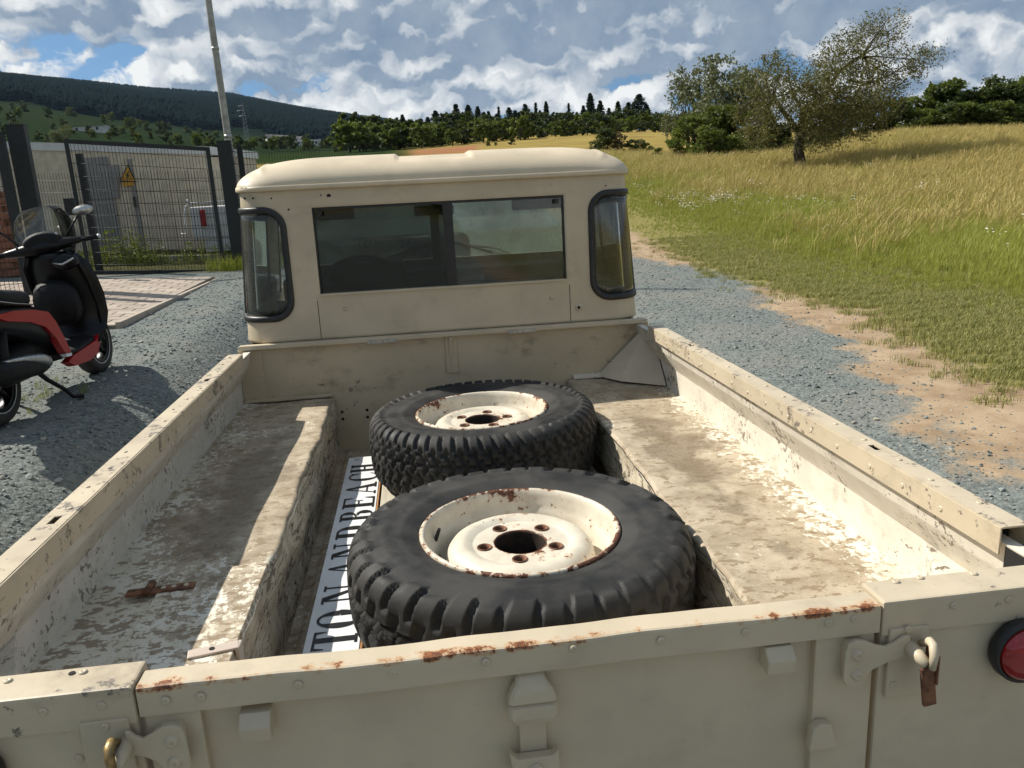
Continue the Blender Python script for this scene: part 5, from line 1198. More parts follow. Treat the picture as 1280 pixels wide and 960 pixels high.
V = [(q[0], q[1], zz_ - 0.16) for q, zz_ in zip(gro, (z0_, z1_, z2_, z0_))] + [(q[0], q[1], zz_) for q, zz_ in zip(gro, (z0_, z1_, z2_, z0_))]
pyd('roof_slab', V, [(3, 2, 1, 0), (4, 5, 6, 7), (0, 1, 5, 4), (1, 2, 6, 5), (2, 3, 7, 6), (3, 0, 4, 7)], M['roofedge'], bl)
wd_ = (P1 - P0) / np.linalg.norm(P1 - P0); wn = np.array([wd_[1], -wd_[0]])
def onwall(q):      # photo point on the front wall
    r = ray(q); tpar = ((P0 - CAM[:2]) @ wn) / (r[:2] @ wn); return CAM + r * tpar
def wallbox(name, q0, q1, th, m, p, off=0.0):
    a, b = onwall(q0), onwall(q1); zt, zb2 = max(a[2], b[2]), min(a[2], b[2])
    A2, B2 = a[:2], b[:2]; V = []
    for d_ in (off, off + th):
        for q, z in ((A2, zb2), (B2, zb2), (B2, zt), (A2, zt)): V.append((q[0] + wn[0] * d_, q[1] + wn[1] * d_, z))
    return pyd(name, V, [(0, 1, 2, 3), (7, 6, 5, 4), (0, 4, 5, 1), (1, 5, 6, 2), (2, 6, 7, 3), (3, 7, 4, 0)], m, p)
dr1 = wallbox('door', (95, 198), (158, 332), 0.03, M['door'], bl); dr2 = wallbox('door', (159.5, 199), (186, 333), 0.03, M['door'], bl)
for k in range(9): wallbox('vent_slat', (108, 209 + k * 4.5), (150, 211.4 + k * 4.5), 0.02, M['door'], dr1, 0.03)
wallbox('door_handle', (168, 246), (172, 259), 0.05, M['seal'], dr2, 0.03)
for k in range(3): wallbox('wall_joint', (205 + k * 22, 200), (205.6 + k * 22, 320), 0.012, M['render'], wall, 0.0)
a = onwall((161, 207)); b = onwall((170, 227)); c = onwall((152, 226))
def tri3(name, sc_, off, m, p):
    ct = (a + b + c) / 3; V = []
    for d_ in (off, off + 0.006):
        for q in (a, b, c): w3 = ct + (q - ct) * sc_; V.append((w3[0] + wn[0] * d_, w3[1] + wn[1] * d_, w3[2]))
    return pyd(name, V, [(0, 1, 2), (5, 4, 3), (0, 3, 4, 1), (1, 4, 5, 2), (2, 5, 3, 0)], m, p)
ws_ = tri3('warning_sign', 1.16, 0.035, M['letter'], bl); tri3('sign_face', 0.92, 0.042, M['yellow'], ws_)
ct = (a + b + c) / 3
V = [(ct[0] + wn[0] * 0.05 + wd_[0] * u, ct[1] + wn[1] * 0.05 + wd_[1] * u, ct[2] + v) for u, v in ((0.02, 0.09), (-0.04, -0.01), (-0.005, -0.005), (-0.03, -0.085), (0.045, 0.025), (0.008, 0.02), (0.045, 0.09))]
pyd('flash_symbol', V, [tuple(range(7))], M['letter'], ws_)
wallbox('sign_plate', (154, 228), (169, 232), 0.01, M['yellow'], bl, 0.035)
# white flat trailer with red lamp parked behind the gate
tr0 = dep((258, 300), 14.9); TX, TY = tr0[0], tr0[1]; tz = gz(TX, TY)
tre = empty('white_trailer', (TX, TY, tz)); tag(tre, 'small white box trailer with red tail lamp parked behind the gate', 'trailer')
box('trailer_body', TX - 0.22, TX + 1.1, TY - 0.05, TY + 1.9, tz + 0.38, tz + 0.98, M['white'], tre, 0.03, 3)
box('lamp', TX - 0.04, TX + 0.06, TY - 0.085, TY - 0.052, tz + 0.62, tz + 0.92, M['redpl'], tre, 0.01)
rail = [(TX - 0.42, TY - 0.06, tz + 0.50), (TX - 0.33, TY - 0.06, tz + 0.50), (TX - 0.31, TY - 0.06, tz + 0.88), (TX - 0.27, TY - 0.06, tz + 1.0), (TX - 0.18, TY - 0.06, tz + 1.05), (TX + 1.0, TY - 0.06, tz + 1.05)]
tube('hand_rail', rail, 0.018, M['white'], tre, 8)
tube('rail_knob', [(TX - 0.22, TY - 0.06, tz + 1.03), (TX - 0.22, TY - 0.06, tz + 1.13)], 0.015, M['white'], tre, 8)
box('rear_skirt', TX - 0.02, TX + 1.0, TY - 0.04, TY + 0.05, tz + 0.14, tz + 0.375, M['white'], tre, 0.01)
for x in (TX + 0.16, TX + 0.95):
    lathe('trailer_wheel', [(0.05, -0.08), (0.2, -0.08), (0.24, -0.05), (0.24, 0.05), (0.2, 0.08), (0.05, 0.08)], 24, (x, TY + 0.6, tz + 0.24), 'x', M['rubber'], tre)
# stack of terracotta bricks beyond the mesh panel
bk = dep((4, 330), 12.6); bz = gz(bk[0], bk[1]); bs = empty('brick_stack', (bk[0], bk[1], bz)); tag(bs, 'stack of terracotta bricks seen through the mesh beside the scooter mirror', 'bricks')
bm = bmesh.new(); box_bm(bm, -0.117, 0.117, -0.055, 0.055, -0.052, 0.052, 0.004, 1); bme = bpy.data.meshes.new('brick'); bm.to_mesh(bme); bm.free(); bme.materials.append(M['brick'])
for k in range(12):
    for i in range(7):
        for j in range(2):
            o = bpy.data.objects.new('brick', bme); COL.objects.link(o); o.location = (bk[0] + 0.10 - i * 0.245 - (0.06 if k % 2 else 0) + rp.uniform(-0.008, 0.008), bk[1] + j * 0.13, bz + 0.06 + k * 0.111); o.rotation_euler = (0, 0, rp.uniform(-0.04, 0.04)); par(o, bs)
# weeds along the fence
def weed(seed, h, m):
    r = np.random.default_rng(seed); v, f, tn = [], [], []
    for i in range(70):
        zz_ = h * r.uniform(0.05, 1.0); ang = r.uniform(0, 6.28); rad_ = 0.13 * r.uniform() ** 0.6 * (1.1 - 0.5 * zz_ / h); c = np.array([rad_ * math.cos(ang), rad_ * math.sin(ang), zz_]); s_ = r.uniform(0.018, 0.042)
        d1 = r.normal(0, 1, 3); d1 /= np.linalg.norm(d1); d2 = np.cross(d1, r.normal(0, 1, 3)); d2 /= np.linalg.norm(d2) + 1e-9; k = len(v)
        v += [c - d1 * s_, c + d2 * s_ * 0.45, c + d1 * s_, c - d2 * s_ * 0.45]; f.append((k, k + 1, k + 2, k + 3)); tn += [r.uniform()] * 4
    return mesh_np('weed', v, f, m, tn)
wp_ = [weed(i, 0.55, M['weed']) for i in range(3)] + [weed(9, 0.3, M['leaf_green'])]
f = RNG.uniform(-0.4, 1.0, 230); px = la[0] + (lb_[0] - la[0]) * f; py = la[1] + (lb_[1] - la[1]) * f - RNG.uniform(0.1, 0.75, 230)
scz = 0.30 + 0.40 * RNG.uniform(0, 1, 230) ** 2 + 0.6 * np.exp(-((px - dep((142, 300), 14)[0]) / 0.35) ** 2)
scatter('weeds', np.stack([px, py, G(px, py)], 1), RNG.uniform(0, 6, 230), scz, wp_, 'bright leafy weeds growing along the foot of the fence')
xg = np.concatenate([RNG.normal(PRX + 0.1, 0.25, 60), RNG.normal(-2.9, 0.22, 24)]); yg = np.concatenate([RNG.normal(PRY - 0.3, 0.18, 60), RNG.normal(4.75, 0.20, 24)])
scatter('grass_clumps', np.stack([xg, yg, G(xg, yg)], 1), RNG.uniform(0, 6, 84), np.concatenate([RNG.uniform(0.5, 1.1, 60), RNG.uniform(0.2, 0.35, 24)]), green[:3], 'small grass clumps growing out of the gravel')
# ================================================================== scooter
SX, SY = -2.685, 4.06; SZ0 = gz(-2.62, 4.8)
sc = empty('scooter', (SX, SY, SZ0)); tag(sc, 'black and red motor scooter with clear windshield parked on the gravel', 'scooter')
def S(x, y, z): return (SX + x, SY + y, SZ0 + z)      # y from the rear axle forward, z above the ground
def ring(y, z, hw, hh, n=20, p=2.6, tilt=0.0):
    out = []
    for i in range(n):
        a = 2 * math.pi * i / n; c, s_ = math.cos(a), math.sin(a)
        u = hw * math.copysign(abs(c) ** (2 / p), c); v = hh * math.copysign(abs(s_) ** (2 / p), s_)
        out.append(S(u, y - v * math.sin(tilt), z + v * math.cos(tilt)))
    return out
WR = 0.255
def sw_(y, name):
    w3 = empty(name, S(0, y, WR)); par(w3, sc)
    lathe('tyre', [(0.165, -0.045), (0.20, -0.062), (0.235, -0.055), (0.25, -0.035), (WR, 0.0), (0.25, 0.035), (0.235, 0.055), (0.20, 0.062), (0.165, 0.045)], 40, S(0, y, WR), 'x', M['rubber'], w3)
    lathe('rim', [(0.150, -0.05), (0.172, -0.052), (0.176, -0.046), (0.160, -0.03), (0.160, 0.03), (0.176, 0.046), (0.172, 0.052), (0.150, 0.05)], 40, S(0, y, WR), 'x', M['sblack'], w3)
    lathe('rim_tape', [(0.1765, 0.0535), (0.1845, 0.0535), (0.1845, 0.0575), (0.1765, 0.0575)], 40, S(0, y, WR), 'x', M['silver'], w3, closed=True)
    for i in range(5):
        a = i * 1.2566 + 0.3; bx_ = [S(0.02, y + 0.03 * math.cos(a), WR + 0.03 * math.sin(a)), S(0.028, y + 0.158 * math.cos(a + 0.12), WR + 0.158 * math.sin(a + 0.12))]
        tube('spoke', bx_, [0.022, 0.014], M['sblack'], w3, 8)
    lathe('hub', [(0.0, -0.06), (0.045, -0.06), (0.05, 0.04), (0.02, 0.065), (0.0, 0.065)], 20, S(0, y, WR), 'x', M['silver'], w3)
sw_(0.0, 'rear_wheel'); sw_(1.42, 'front_wheel')
# tail and flank bodywork
loft('tail_body', [ring(-0.38, 0.70, 0.05, 0.035), ring(-0.22, 0.67, 0.12, 0.07), ring(0.05, 0.62, 0.165, 0.10), ring(0.30, 0.57, 0.18, 0.125), ring(0.48, 0.52, 0.18, 0.15), ring(0.60, 0.44, 0.165, 0.14), ring(0.66, 0.36, 0.14, 0.09)], M['sblack'], sc)
loft('seat', [ring(-0.30, 0.775, 0.09, 0.03), ring(-0.15, 0.790, 0.15, 0.05), ring(0.05, 0.780, 0.165, 0.055), ring(0.18, 0.745, 0.16, 0.055), ring(0.35, 0.720, 0.150, 0.060), ring(0.48, 0.705, 0.115, 0.055), ring(0.545, 0.675, 0.07, 0.03)], M['smatte'], sc)
loft('seat_band', [ring(-0.28, 0.752, 0.125, 0.010), ring(0.0, 0.742, 0.172, 0.010), ring(0.2, 0.70, 0.172, 0.010), ring(0.40, 0.668, 0.158, 0.010), ring(0.5, 0.655, 0.12, 0.008)], M['silver'], sc)
for s in (1, -1):
    def flank(pts, name, m, x0, x1, p=sc):
        V = [S(s * (x0 + (x1 - x0) * k), y, z) for k in (0, 1) for y, z in pts]; n = len(pts)
        return pyd(name, V, [tuple(range(n)), tuple(range(2 * n - 1, n - 1, -1))] + [(i, n + i, n + (i + 1) % n, (i + 1) % n) for i in range(n)], m, p)
    flank([(-0.12, 0.665), (0.10, 0.665), (0.32, 0.640), (0.50, 0.600), (0.57, 0.52), (0.635, 0.38), (0.665, 0.295), (0.585, 0.305), (0.51, 0.43), (0.42, 0.515), (0.26, 0.570), (0.02, 0.615)], 'red_side_panel', M['sred'], 0.150, 0.195)
    flank([(0.585, 0.300), (0.665, 0.292), (0.66, 0.272), (0.59, 0.278)], 'white_reflector', M['white'], 0.15, 0.197)
    flank([(0.64, 0.235), (0.74, 0.262), (1.10, 0.295), (1.17, 0.33), (1.17, 0.27), (1.10, 0.205), (0.95, 0.180), (0.72, 0.190)], 'red_floor_side', M['sred'], 0.12, 0.175)
loft('floorboard', [ring(0.58, 0.285, 0.165, 0.03), ring(0.85, 0.275, 0.165, 0.03), ring(1.12, 0.31, 0.165, 0.035)], M['smatte'], sc)
loft('engine_case', [ring(-0.06, 0.29, 0.07, 0.07), ring(0.10, 0.30, 0.10, 0.10), ring(0.35, 0.33, 0.12, 0.13), ring(0.56, 0.34, 0.10, 0.11)], M['smatte'], sc)
ex = loft('silencer', [[(q[0] + 0.135, q[1], q[2]) for q in r_] for r_ in (ring(-0.16, 0.33, 0.035, 0.04), ring(-0.12, 0.33, 0.055, 0.062), ring(0.08, 0.315, 0.062, 0.07), ring(0.30, 0.29, 0.058, 0.062), ring(0.42, 0.275, 0.03, 0.035))], M['smatte'], sc)
loft('heat_shield', [[(q[0] + 0.148, q[1], q[2]) for q in r_] for r_ in (ring(-0.05, 0.385, 0.022, 0.010), ring(0.08, 0.372, 0.045, 0.018), ring(0.22, 0.345, 0.056, 0.032), ring(0.33, 0.318, 0.056, 0.042), ring(0.40, 0.295, 0.046, 0.040))], M['silver'], ex)
tube('stand', [S(0.09, 0.34, 0.27), S(0.12, 0.42, 0.17), S(0.17, 0.50, 0.08), S(0.20, 0.53, 0.015), S(0.26, 0.55, 0.008)], [0.018, 0.016, 0.014, 0.013, 0.014], M['smatte'], sc, 8)
tube('stand', [S(-0.09, 0.34, 0.27), S(-0.12, 0.42, 0.17), S(-0.17, 0.50, 0.08), S(-0.20, 0.53, 0.015)], [0.018, 0.016, 0.014, 0.013], M['smatte'], sc, 8)
tube('shock_absorber', [S(0.12, -0.02, 0.30), S(0.12, 0.06, 0.58)], 0.028, M['smatte'], sc, 10)
# leg shield: a broad curved board that wraps forward
rows = []
for z, y, hw, bow in ((0.28, 1.10, 0.185, 0.05), (0.36, 1.17, 0.215, 0.06), (0.48, 1.19, 0.235, 0.08), (0.62, 1.16, 0.245, 0.09), (0.74, 1.115, 0.24, 0.10), (0.84, 1.075, 0.22, 0.11), (0.91, 1.055, 0.18, 0.11), (0.95, 1.05, 0.12, 0.10)):
    rows.append([S(hw * k, y + bow * abs(k) ** 2.2 * 1.1, z) for k in np.linspace(-1, 1, 21)])
ls = bands('leg_shield', rows, M['sblack'], sc); solid(ls, 0.02, 0)
rows = [[S(hw * k, y + 0.03 + bow * (1 - 1.5 * abs(k) ** 2) * 2.0, z) for k in np.linspace(-1, 1, 21)] for z, y, hw, bow in ((0.40, 1.24, 0.19, 0.05), (0.55, 1.25, 0.205, 0.075), (0.72, 1.20, 0.21, 0.09), (0.86, 1.15, 0.195, 0.09), (0.96, 1.12, 0.14, 0.07))]
solid(bands('front_apron', rows, M['sblack'], sc), 0.015, 0)
loft('glove_box', [ring(1.06, 0.60, 0.16, 0.17, tilt=0.15), ring(1.00, 0.59, 0.14, 0.14, tilt=0.15)], M['smatte'], sc)
loft('front_mudguard', [ring(1.18, 0.36, 0.05, 0.03), ring(1.25, 0.46, 0.075, 0.04), ring(1.40, 0.53, 0.08, 0.03), ring(1.56, 0.48, 0.075, 0.03), ring(1.66, 0.36, 0.05, 0.02)], M['sblack'], sc)
for s in (1, -1): tube('fork_leg', [S(s * 0.085, 1.42, 0.255), S(s * 0.085, 1.30, 0.62)], 0.022, M['smatte'], sc, 10)
tube('steering_stem', [S(0, 1.30, 0.60), S(0, 1.12, 0.98)], 0.04, M['smatte'], sc, 10)
# handlebar turned to the left
hb = empty('handlebar', S(0, 1.10, 1.0)); par(hb, sc); TA = math.radians(16)
def H(x, y, z): return S(x * math.cos(TA) - y * math.sin(TA) - 0.02, 1.10 + x * math.sin(TA) + y * math.cos(TA), 1.0 + z + x * 0.10)
loft('bar_cover', [[H(x, dy * 1, z) for dy, z in [(0.055 * math.cos(a) * k, 0.045 * math.sin(a) * k - 0.005 * 0) for a in np.linspace(0, 2 * math.pi, 16, endpoint=False)]] for x, k in ((-0.30, 0.30), (-0.22, 0.6), (-0.10, 1.0), (0.0, 1.25), (0.10, 1.0), (0.22, 0.6), (0.30, 0.30))], M['sblack'], hb)
for s in (1, -1):
    tube('grip', [H(s * 0.22, 0, 0), H(s * 0.36, -0.04, -0.005)], [0.018, 0.019], M['smatte'], hb, 10)
    tube('bar_end', [H(s * 0.362, -0.041, -0.005), H(s * 0.378, -0.045, -0.005)], 0.017, M['silver'], hb, 10)
    tube('brake_lever', [H(s * 0.16, 0.05, 0.0), H(s * 0.24, 0.07, 0.0), H(s * 0.36, 0.035, -0.005)], 0.007, M['smatte'], hb, 6)
    ms = tube('mirror_stem', [H(s * 0.14, 0.02, 0.02), H(s * 0.20, 0.03, 0.10), H(s * 0.26, 0.03, 0.17)], 0.0075, M['sblack'], hb, 8)
    loft('mirror_head', [[H(s * 0.30 + 0.070 * k * math.cos(a), dy, 0.195 + 0.036 * k * math.sin(a)) for a in np.linspace(0, 2 * math.pi, 18, endpoint=False)] for dy, k in ((0.050, 0.35), (0.038, 0.8), (0.012, 1.0), (0.0, 1.0))], M['silver'], ms)
loft('dash_panel', [[H(0.11 * k * math.cos(a), -0.05 - dy, 0.035 + 0.06 * k * math.sin(a)) for a in np.linspace(0, 2 * math.pi, 18, endpoint=False)] for dy, k in ((-0.04, 1.2), (0.0, 1.0), (0.006, 0.7))], M['smatte'], hb)
tube('dash_trim', [H(0.02, -0.02, 0.075), H(0.11, -0.02, 0.07)], 0.012, M['silver'], hb, 8)
pod = loft('dash_pod', [[S(0.12 + 0.085 * k * math.cos(a), 1.04 - dy, 0.885 + 0.055 * k * math.sin(a)) for a in np.linspace(0, 2 * math.pi, 18, endpoint=False)] for dy, k in ((-0.03, 1.1), (0.0, 1.0), (0.012, 0.8))], M['sblack'], sc)
tube('pod_brow', [S(0.05, 1.022, 0.885), S(0.12, 1.016, 0.868), S(0.195, 1.03, 0.905)], [0.004, 0.011, 0.006], M['silver'], pod, 8)
rows = []
for j, z in enumerate(np.linspace(0.0, 0.36, 12)):
    hw = 0.215 * (1 - 0.35 * (z / 0.36) ** 5) * (0.82 + 0.18 * min(1, z / 0.12)); rows.append([S(-0.03 + hw * k, 1.17 + 0.10 * z + 0.10 * (1 - k * k), 0.925 + z * (1 - 0.08 * k * k)) for k in np.linspace(-1, 1, 19)])
vs_ = bands('windshield', rows, M['visor'], sc); solid(vs_, 0.004, 0)
ed = [r[0] for r in rows] + rows[-1] + [r[-1] for r in rows[::-1]]
tube('windshield_rim', ed, 0.0022, M['visor'], vs_, 6)
lathe('headlight', [(0.0, 0.05), (0.06, 0.04), (0.085, 0.01), (0.09, 0.0)], 20, S(0, 1.33, 0.80), 'y', M['chrome'], sc)
box('tail_light', SX - 0.06, SX + 0.06, SY - 0.44, SY - 0.38, SZ0 + 0.67, SZ0 + 0.73, M['lens'], sc, 0.015)
# whole machine leans on its stand
sc.rotation_euler = (0, math.radians(-3.5), math.radians(-2))
# ================================================================== trees and shrubs
def leaves_np(cent, size, seed, flat=0.5, asp=0.5):
    r = np.random.default_rng(seed); n = len(cent)
    d1 = r.normal(0, 1, (n, 3)); d1 /= np.linalg.norm(d1, axis=1)[:, None]
    d2 = np.cross(d1, r.normal(0, 1, (n, 3))); d2 /= np.linalg.norm(d2, axis=1)[:, None] + 1e-9
    s_ = (size * r.uniform(0.6, 1.3, n))[:, None]
    V = np.stack([cent - d1 * s_, cent + d2 * s_ * asp, cent + d1 * s_, cent - d2 * s_ * asp], 1).reshape(-1, 3)
    F = np.arange(4 * n).reshape(n, 4); return V, F
def crown_mesh(lobes, per, size, m, seed, shell=0.55, gaps=0.0):
    """leaf-sized faces spread through a number of ragged lobes, in twig clumps"""
    r = np.random.default_rng(seed); C_, T_ = [], []
    vol = np.array([l[3] * l[4] * l[5] for l in lobes]); vol = vol ** 0.67; vol /= vol.sum()
    for l, v in zip(lobes, vol):
        n = max(6, int(per * v)); nc = max(4, n // 22)
        d_ = r.normal(0, 1, (nc, 3)); d_ /= np.linalg.norm(d_, axis=1)[:, None]
        rad_ = r.uniform(shell ** 3, 1.12, nc) ** (1 / 3)
        cc_ = np.array(l[:3]) + d_ * rad_[:, None] * np.array(l[3:6])
        k = r.integers(0, nc, n); sg = np.mean(l[3:6]) * 0.15
        C_.append(cc_[k] + r.normal(0, 1, (n, 3)) * sg); tc = r.uniform(0, 1, nc); T_.append(np.clip(tc[k] * 0.7 + r.uniform(0, 0.3, n), 0, 1))
    C_ = np.concatenate(C_); T_ = np.concatenate(T_); V, F = leaves_np(C_, size, seed + 1)
    return mesh_np('crown', V, F, m, np.repeat(T_, 4))
def trunk_mesh(paths, m=None):
    V, F = [], []
    for pts, rad in paths:
        v, f = tube_vf(pts, rad, 8); k = len(V); V += [tuple(q) for q in v]; F += [tuple(i + k for i in g) for g in f]
    me = bpy.data.meshes.new('trunk'); me.from_pydata(V, [], F); me.update(); me.materials.append(m or M['bark']); me.polygons.foreach_set('use_smooth', [True] * len(F)); return me
def plant(name, loc, crown, trunk, label, cat, group=None, rz=0.0, scale=1.0, kids=('trunk', 'crown')):
    e = empty(name, loc, rz); e.scale = (scale,) * 3 if np.isscalar(scale) else scale
    for nm, me in ((kids[0], trunk), (kids[1], crown)):
        if me is None: continue
        o = bpy.data.objects.new(nm, me); COL.objects.link(o); o.parent = e
    tag(e, label, cat, group); return e
def limb(a, b, r0, r1, bend, seed, n=7):
    r = np.random.default_rng(seed); a, b = np.array(a, float), np.array(b, float); ln = np.linalg.norm(b - a); P_ = []
    o1 = r.normal(0, bend, 3) * ln
    for i in range(n):
        t_ = i / (n - 1); P_.append(a + (b - a) * t_ + o1 * math.sin(math.pi * t_) + r.normal(0, 0.012, 3) * ln * (0 < i < n - 1))
    return P_, [r0 + (r1 - r0) * (i / (n - 1)) ** 0.8 for i in range(n)]
# the lone orchard tree on the meadow
TD = 32.0; tb = dep((1000, 214), TD); TXY = tb[:2]; tz0 = float(G(*tb[:2])); k_ = TD / FPX
def tl_(px, py, dpt=0.0): q = dep((px, py), TD); return (q[0] - tb[0], q[1] - tb[1] + dpt, q[2] - tz0)
lob_px = [(950, 120, 26, 40, 0.2), (938, 160, 20, 22, -0.6), (962, 165, 26, 22, 1.0), (985, 95, 26, 30, 0.8), (972, 70, 14, 12, 0.3), (1018, 150, 34, 34, -1.2), (1030, 105, 34, 38, 1.0), (1048, 70, 28, 28, -0.5), (1078, 55, 30, 26, 0.6), (1105, 30, 30, 16, 0.0), (1130, 45, 18, 18, 0.9), (1128, 78, 34, 16, -0.7), (1076, 110, 36, 34, -0.9), (1108, 112, 28, 22, 1.0), (1095, 150, 26, 24, 0.4), (1058, 160, 34, 24, 1.2), (1120, 100, 24, 14, -0.3), (1002, 178, 30, 12, -0.8), (1150, 82, 14, 8, 0.2), (930, 140, 12, 14, 0.5), (1000, 128, 30, 30, -1.6), (988, 152, 26, 22, -1.5), (1034, 132, 32, 28, -1.7), (1062, 88, 26, 26, -1.2), (1070, 138, 30, 24, -1.5), (1022, 90, 22, 24, -1.0), (962, 140, 26, 24, -1.2), (955, 105, 22, 24, -1.0), (980, 118, 24, 24, -1.3), (1010, 108, 24, 24, -1.4)]
lobes = [(*tl_(a, b, d_ * 1.1), c * k_, c * k_ * 1.15, dd_ * k_) for a, b, c, dd_, d_ in lob_px]
fork = tl_(1001, 168); fork2 = tl_(1004, 140)
base = [((0, 0, -0.3), 0.34), ((0.02, 0, 0.3), 0.24), (tl_(998, 190), 0.21), (fork, 0.22)]
paths = [([b[0] for b in base], [b[1] for b in base]), limb(fork, fork2, 0.2, 0.15, 0.02, 1), limb(fork, tl_(966, 122), 0.15, 0.07, 0.06, 2), limb(fork2, tl_(1035, 110), 0.13, 0.09, 0.05, 3), limb(tl_(1035, 110), tl_(1078, 70), 0.09, 0.06, 0.06, 4), limb(tl_(1078, 70), tl_(1105, 32), 0.06, 0.02, 0.06, 5), limb(tl_(1060, 100), tl_(1130, 82), 0.06, 0.02, 0.05, 6), limb(fork2, tl_(1090, 125), 0.1, 0.03, 0.07, 7), limb(tl_(966, 122), tl_(958, 92), 0.07, 0.03, 0.08, 8), limb(tl_(966, 122), tl_(935, 150), 0.05, 0.015, 0.08, 9), limb(fork2, tl_(985, 80), 0.08, 0.02, 0.07, 10)]
for i, l in enumerate(lobes):
    src = [fork2, tl_(1035, 110), tl_(1078, 70), tl_(966, 122), fork][int(np.argmin([np.linalg.norm(np.array(l[:3]) - np.array(q)) for q in (fork2, tl_(1035, 110), tl_(1078, 70), tl_(966, 122), fork)]))]
    paths.append(limb(src, l[:3], 0.04, 0.012, 0.08, 40 + i))
    rg = np.random.default_rng(80 + i)
    for j in range(5): d_ = rg.normal(0, 1, 3); d_ /= np.linalg.norm(d_); paths.append(limb(l[:3], np.array(l[:3]) + d_ * np.array(l[3:6]) * 1.0, 0.014, 0.004, 0.08, 200 + i * 6 + j, 4))
plant('orchard_tree', (tb[0], tb[1], tz0), crown_mesh(lobes, 40000, 0.046, M['leaf_tree'], 5, 0.25), trunk_mesh(paths), 'lone old orchard tree with leaning sparse brownish crown on the meadow', 'tree')
# generic tree / shrub shapes, sized to 1 m height, reused
def gen_tree(seed, m, n=5000, size=0.03, wide=0.42, low=0.12, upright=False):
    r = np.random.default_rng(seed); lob = []
    for i in range(13):
        a = r.uniform(0, 6.28); z = r.uniform(low + 0.12, 0.88); env = math.sin(math.pi * min(1, max(0.06, (z - low) / (1 - low)) * 0.86 + 0.10)) ** 0.6
        rr_ = wide * env * r.uniform(0.25, 0.72); q = wide * r.uniform(0.26, 0.42)
        lob.append((rr_ * math.cos(a), rr_ * math.sin(a), z, q, q, q * r.uniform(0.6, 1.0) * (1.35 if upright else 0.85)))
    P_ = [limb((0, 0, -0.05), (r.normal(0, .02), r.normal(0, .02), 0.55), 0.032, 0.014, 0.03, seed)]
    for l in lob: P_.append(limb((0, 0, r.uniform(0.1, 0.45)), l[:3], 0.012, 0.003, 0.07, seed + int(l[2] * 999)))
    return crown_mesh(lob, n, size, m, seed, 0.45), trunk_mesh(P_)
def gen_spruce(seed, n=2600, size=0.024, w0=0.20, m=None):
    r = np.random.default_rng(seed); C_, T_ = [], []
    nb = 46
    for i in range(nb):
        z = 0.10 + 0.88 * (i / nb) ** 0.92; L_ = w0 * (1 - z) ** 0.8 * r.uniform(0.6, 1.2) + 0.012
        for b in range(6):
            a = r.uniform(0, 6.28); k = max(3, int(n / nb / 6)); t_ = r.uniform(0.08, 1.0, k)
            C_.append(np.stack([L_ * t_ * math.cos(a), L_ * t_ * math.sin(a), z - 0.10 * L_ / w0 * t_ ** 1.5], 1) + r.normal(0, 0.007, (k, 3))); T_.append(np.full(k, r.uniform()))
    C_ = np.concatenate(C_); T_ = np.concatenate(T_); V, F = leaves_np(C_, size, seed)
    return mesh_np('crown', V, F, m or M['needle'], np.repeat(T_, 4)), trunk_mesh([limb((0, 0, -0.05), (0, 0, 0.98), 0.014, 0.002, 0.004, seed)])
BR = [gen_tree(100 + i, M['leaf_green'], 5200, 0.026, 0.48, 0.02) for i in range(3)]
DK = [gen_tree(110 + i, M['leaf_dark'], 5600, 0.028, 0.52, 0.0) for i in range(4)]
WL = [gen_tree(120 + i, M['leaf_willow'], 7000, 0.017, 0.46, 0.05, True) for i in range(2)]
RD = [gen_tree(130, M['leaf_red'], 4500, 0.026, 0.5, 0.0)]
FT = [gen_tree(140 + i, M['leaf_dark'], 2200, 0.058, 0.50, -0.10) for i in range(3)] + [gen_tree(150 + i, M['leaf_green'], 2200, 0.058, 0.52, -0.10) for i in range(2)]
SP = [gen_spruce(160 + i, 2600, 0.026, w) for i, w in enumerate((0.24, 0.29, 0.33))]
SN = [gen_spruce(170, 900, 0.026, 0.085)]
def place(proto, px, base_y, top_y, dist, label, cat, group, name, wide=1.0, rz=None):
    """stands on the ground at that direction and distance; height from the photo at that distance"""
    q = dep((px, base_y), dist); z = float(G(q[0], q[1])); t_ = dep((px, top_y), dist)
    h_ = max(0.5, t_[2] - z); return plant(name, (q[0], q[1], z), proto[0], proto[1], label, cat, group, rz if rz is not None else random.uniform(0, 6.28), (h_ * wide, h_ * wide, h_))
# willow and shrubs left of the orchard tree
place(WL[0], 905, 200, 60, 46, 'tall silvery willow behind the green bushes beside the orchard tree', 'tree', None, 'willow_tree', 0.95)
place(WL[1], 858, 200, 84, 50, 'smaller silvery willow at the outer end of the bushes', 'tree', None, 'willow_tree', 0.85)
place(WL[0], 950, 200, 88, 48, 'silvery willow directly behind the orchard tree', 'tree', None, 'willow_tree', 0.8)
gb = 'green bushes between the willows and the meadow'
for px, by, ty, dd_, w_, pr in ((842, 206, 174, 43, 1.5, BR[0]), (868, 207, 142, 43.5, 1.3, BR[1]), (898, 206, 132, 44, 1.2, BR[0]), (925, 203, 140, 44, 1.3, BR[2]), (886, 207, 162, 42, 1.6, BR[0]), (915, 206, 168, 42, 1.6, BR[1]), (950, 200, 150, 45, 1.2, DK[1]), (975, 198, 150, 46, 1.3, DK[2]), (960, 200, 168, 44, 1.6, BR[2]), (940, 203, 160, 43, 1.5, BR[0]), (985, 198, 172, 44, 1.6, BR[1]), (824, 206, 184, 44, 1.2, BR[2])):
    place(pr, px, by, ty, dd_, 'dense dark bush in the row at the foot of the willows' if any(pr is q for q in DK) else 'dense light green bush in the row at the foot of the willows', 'bush', ('dark ' if any(pr is q for q in DK) else '') + gb, 'green_bush', w_)
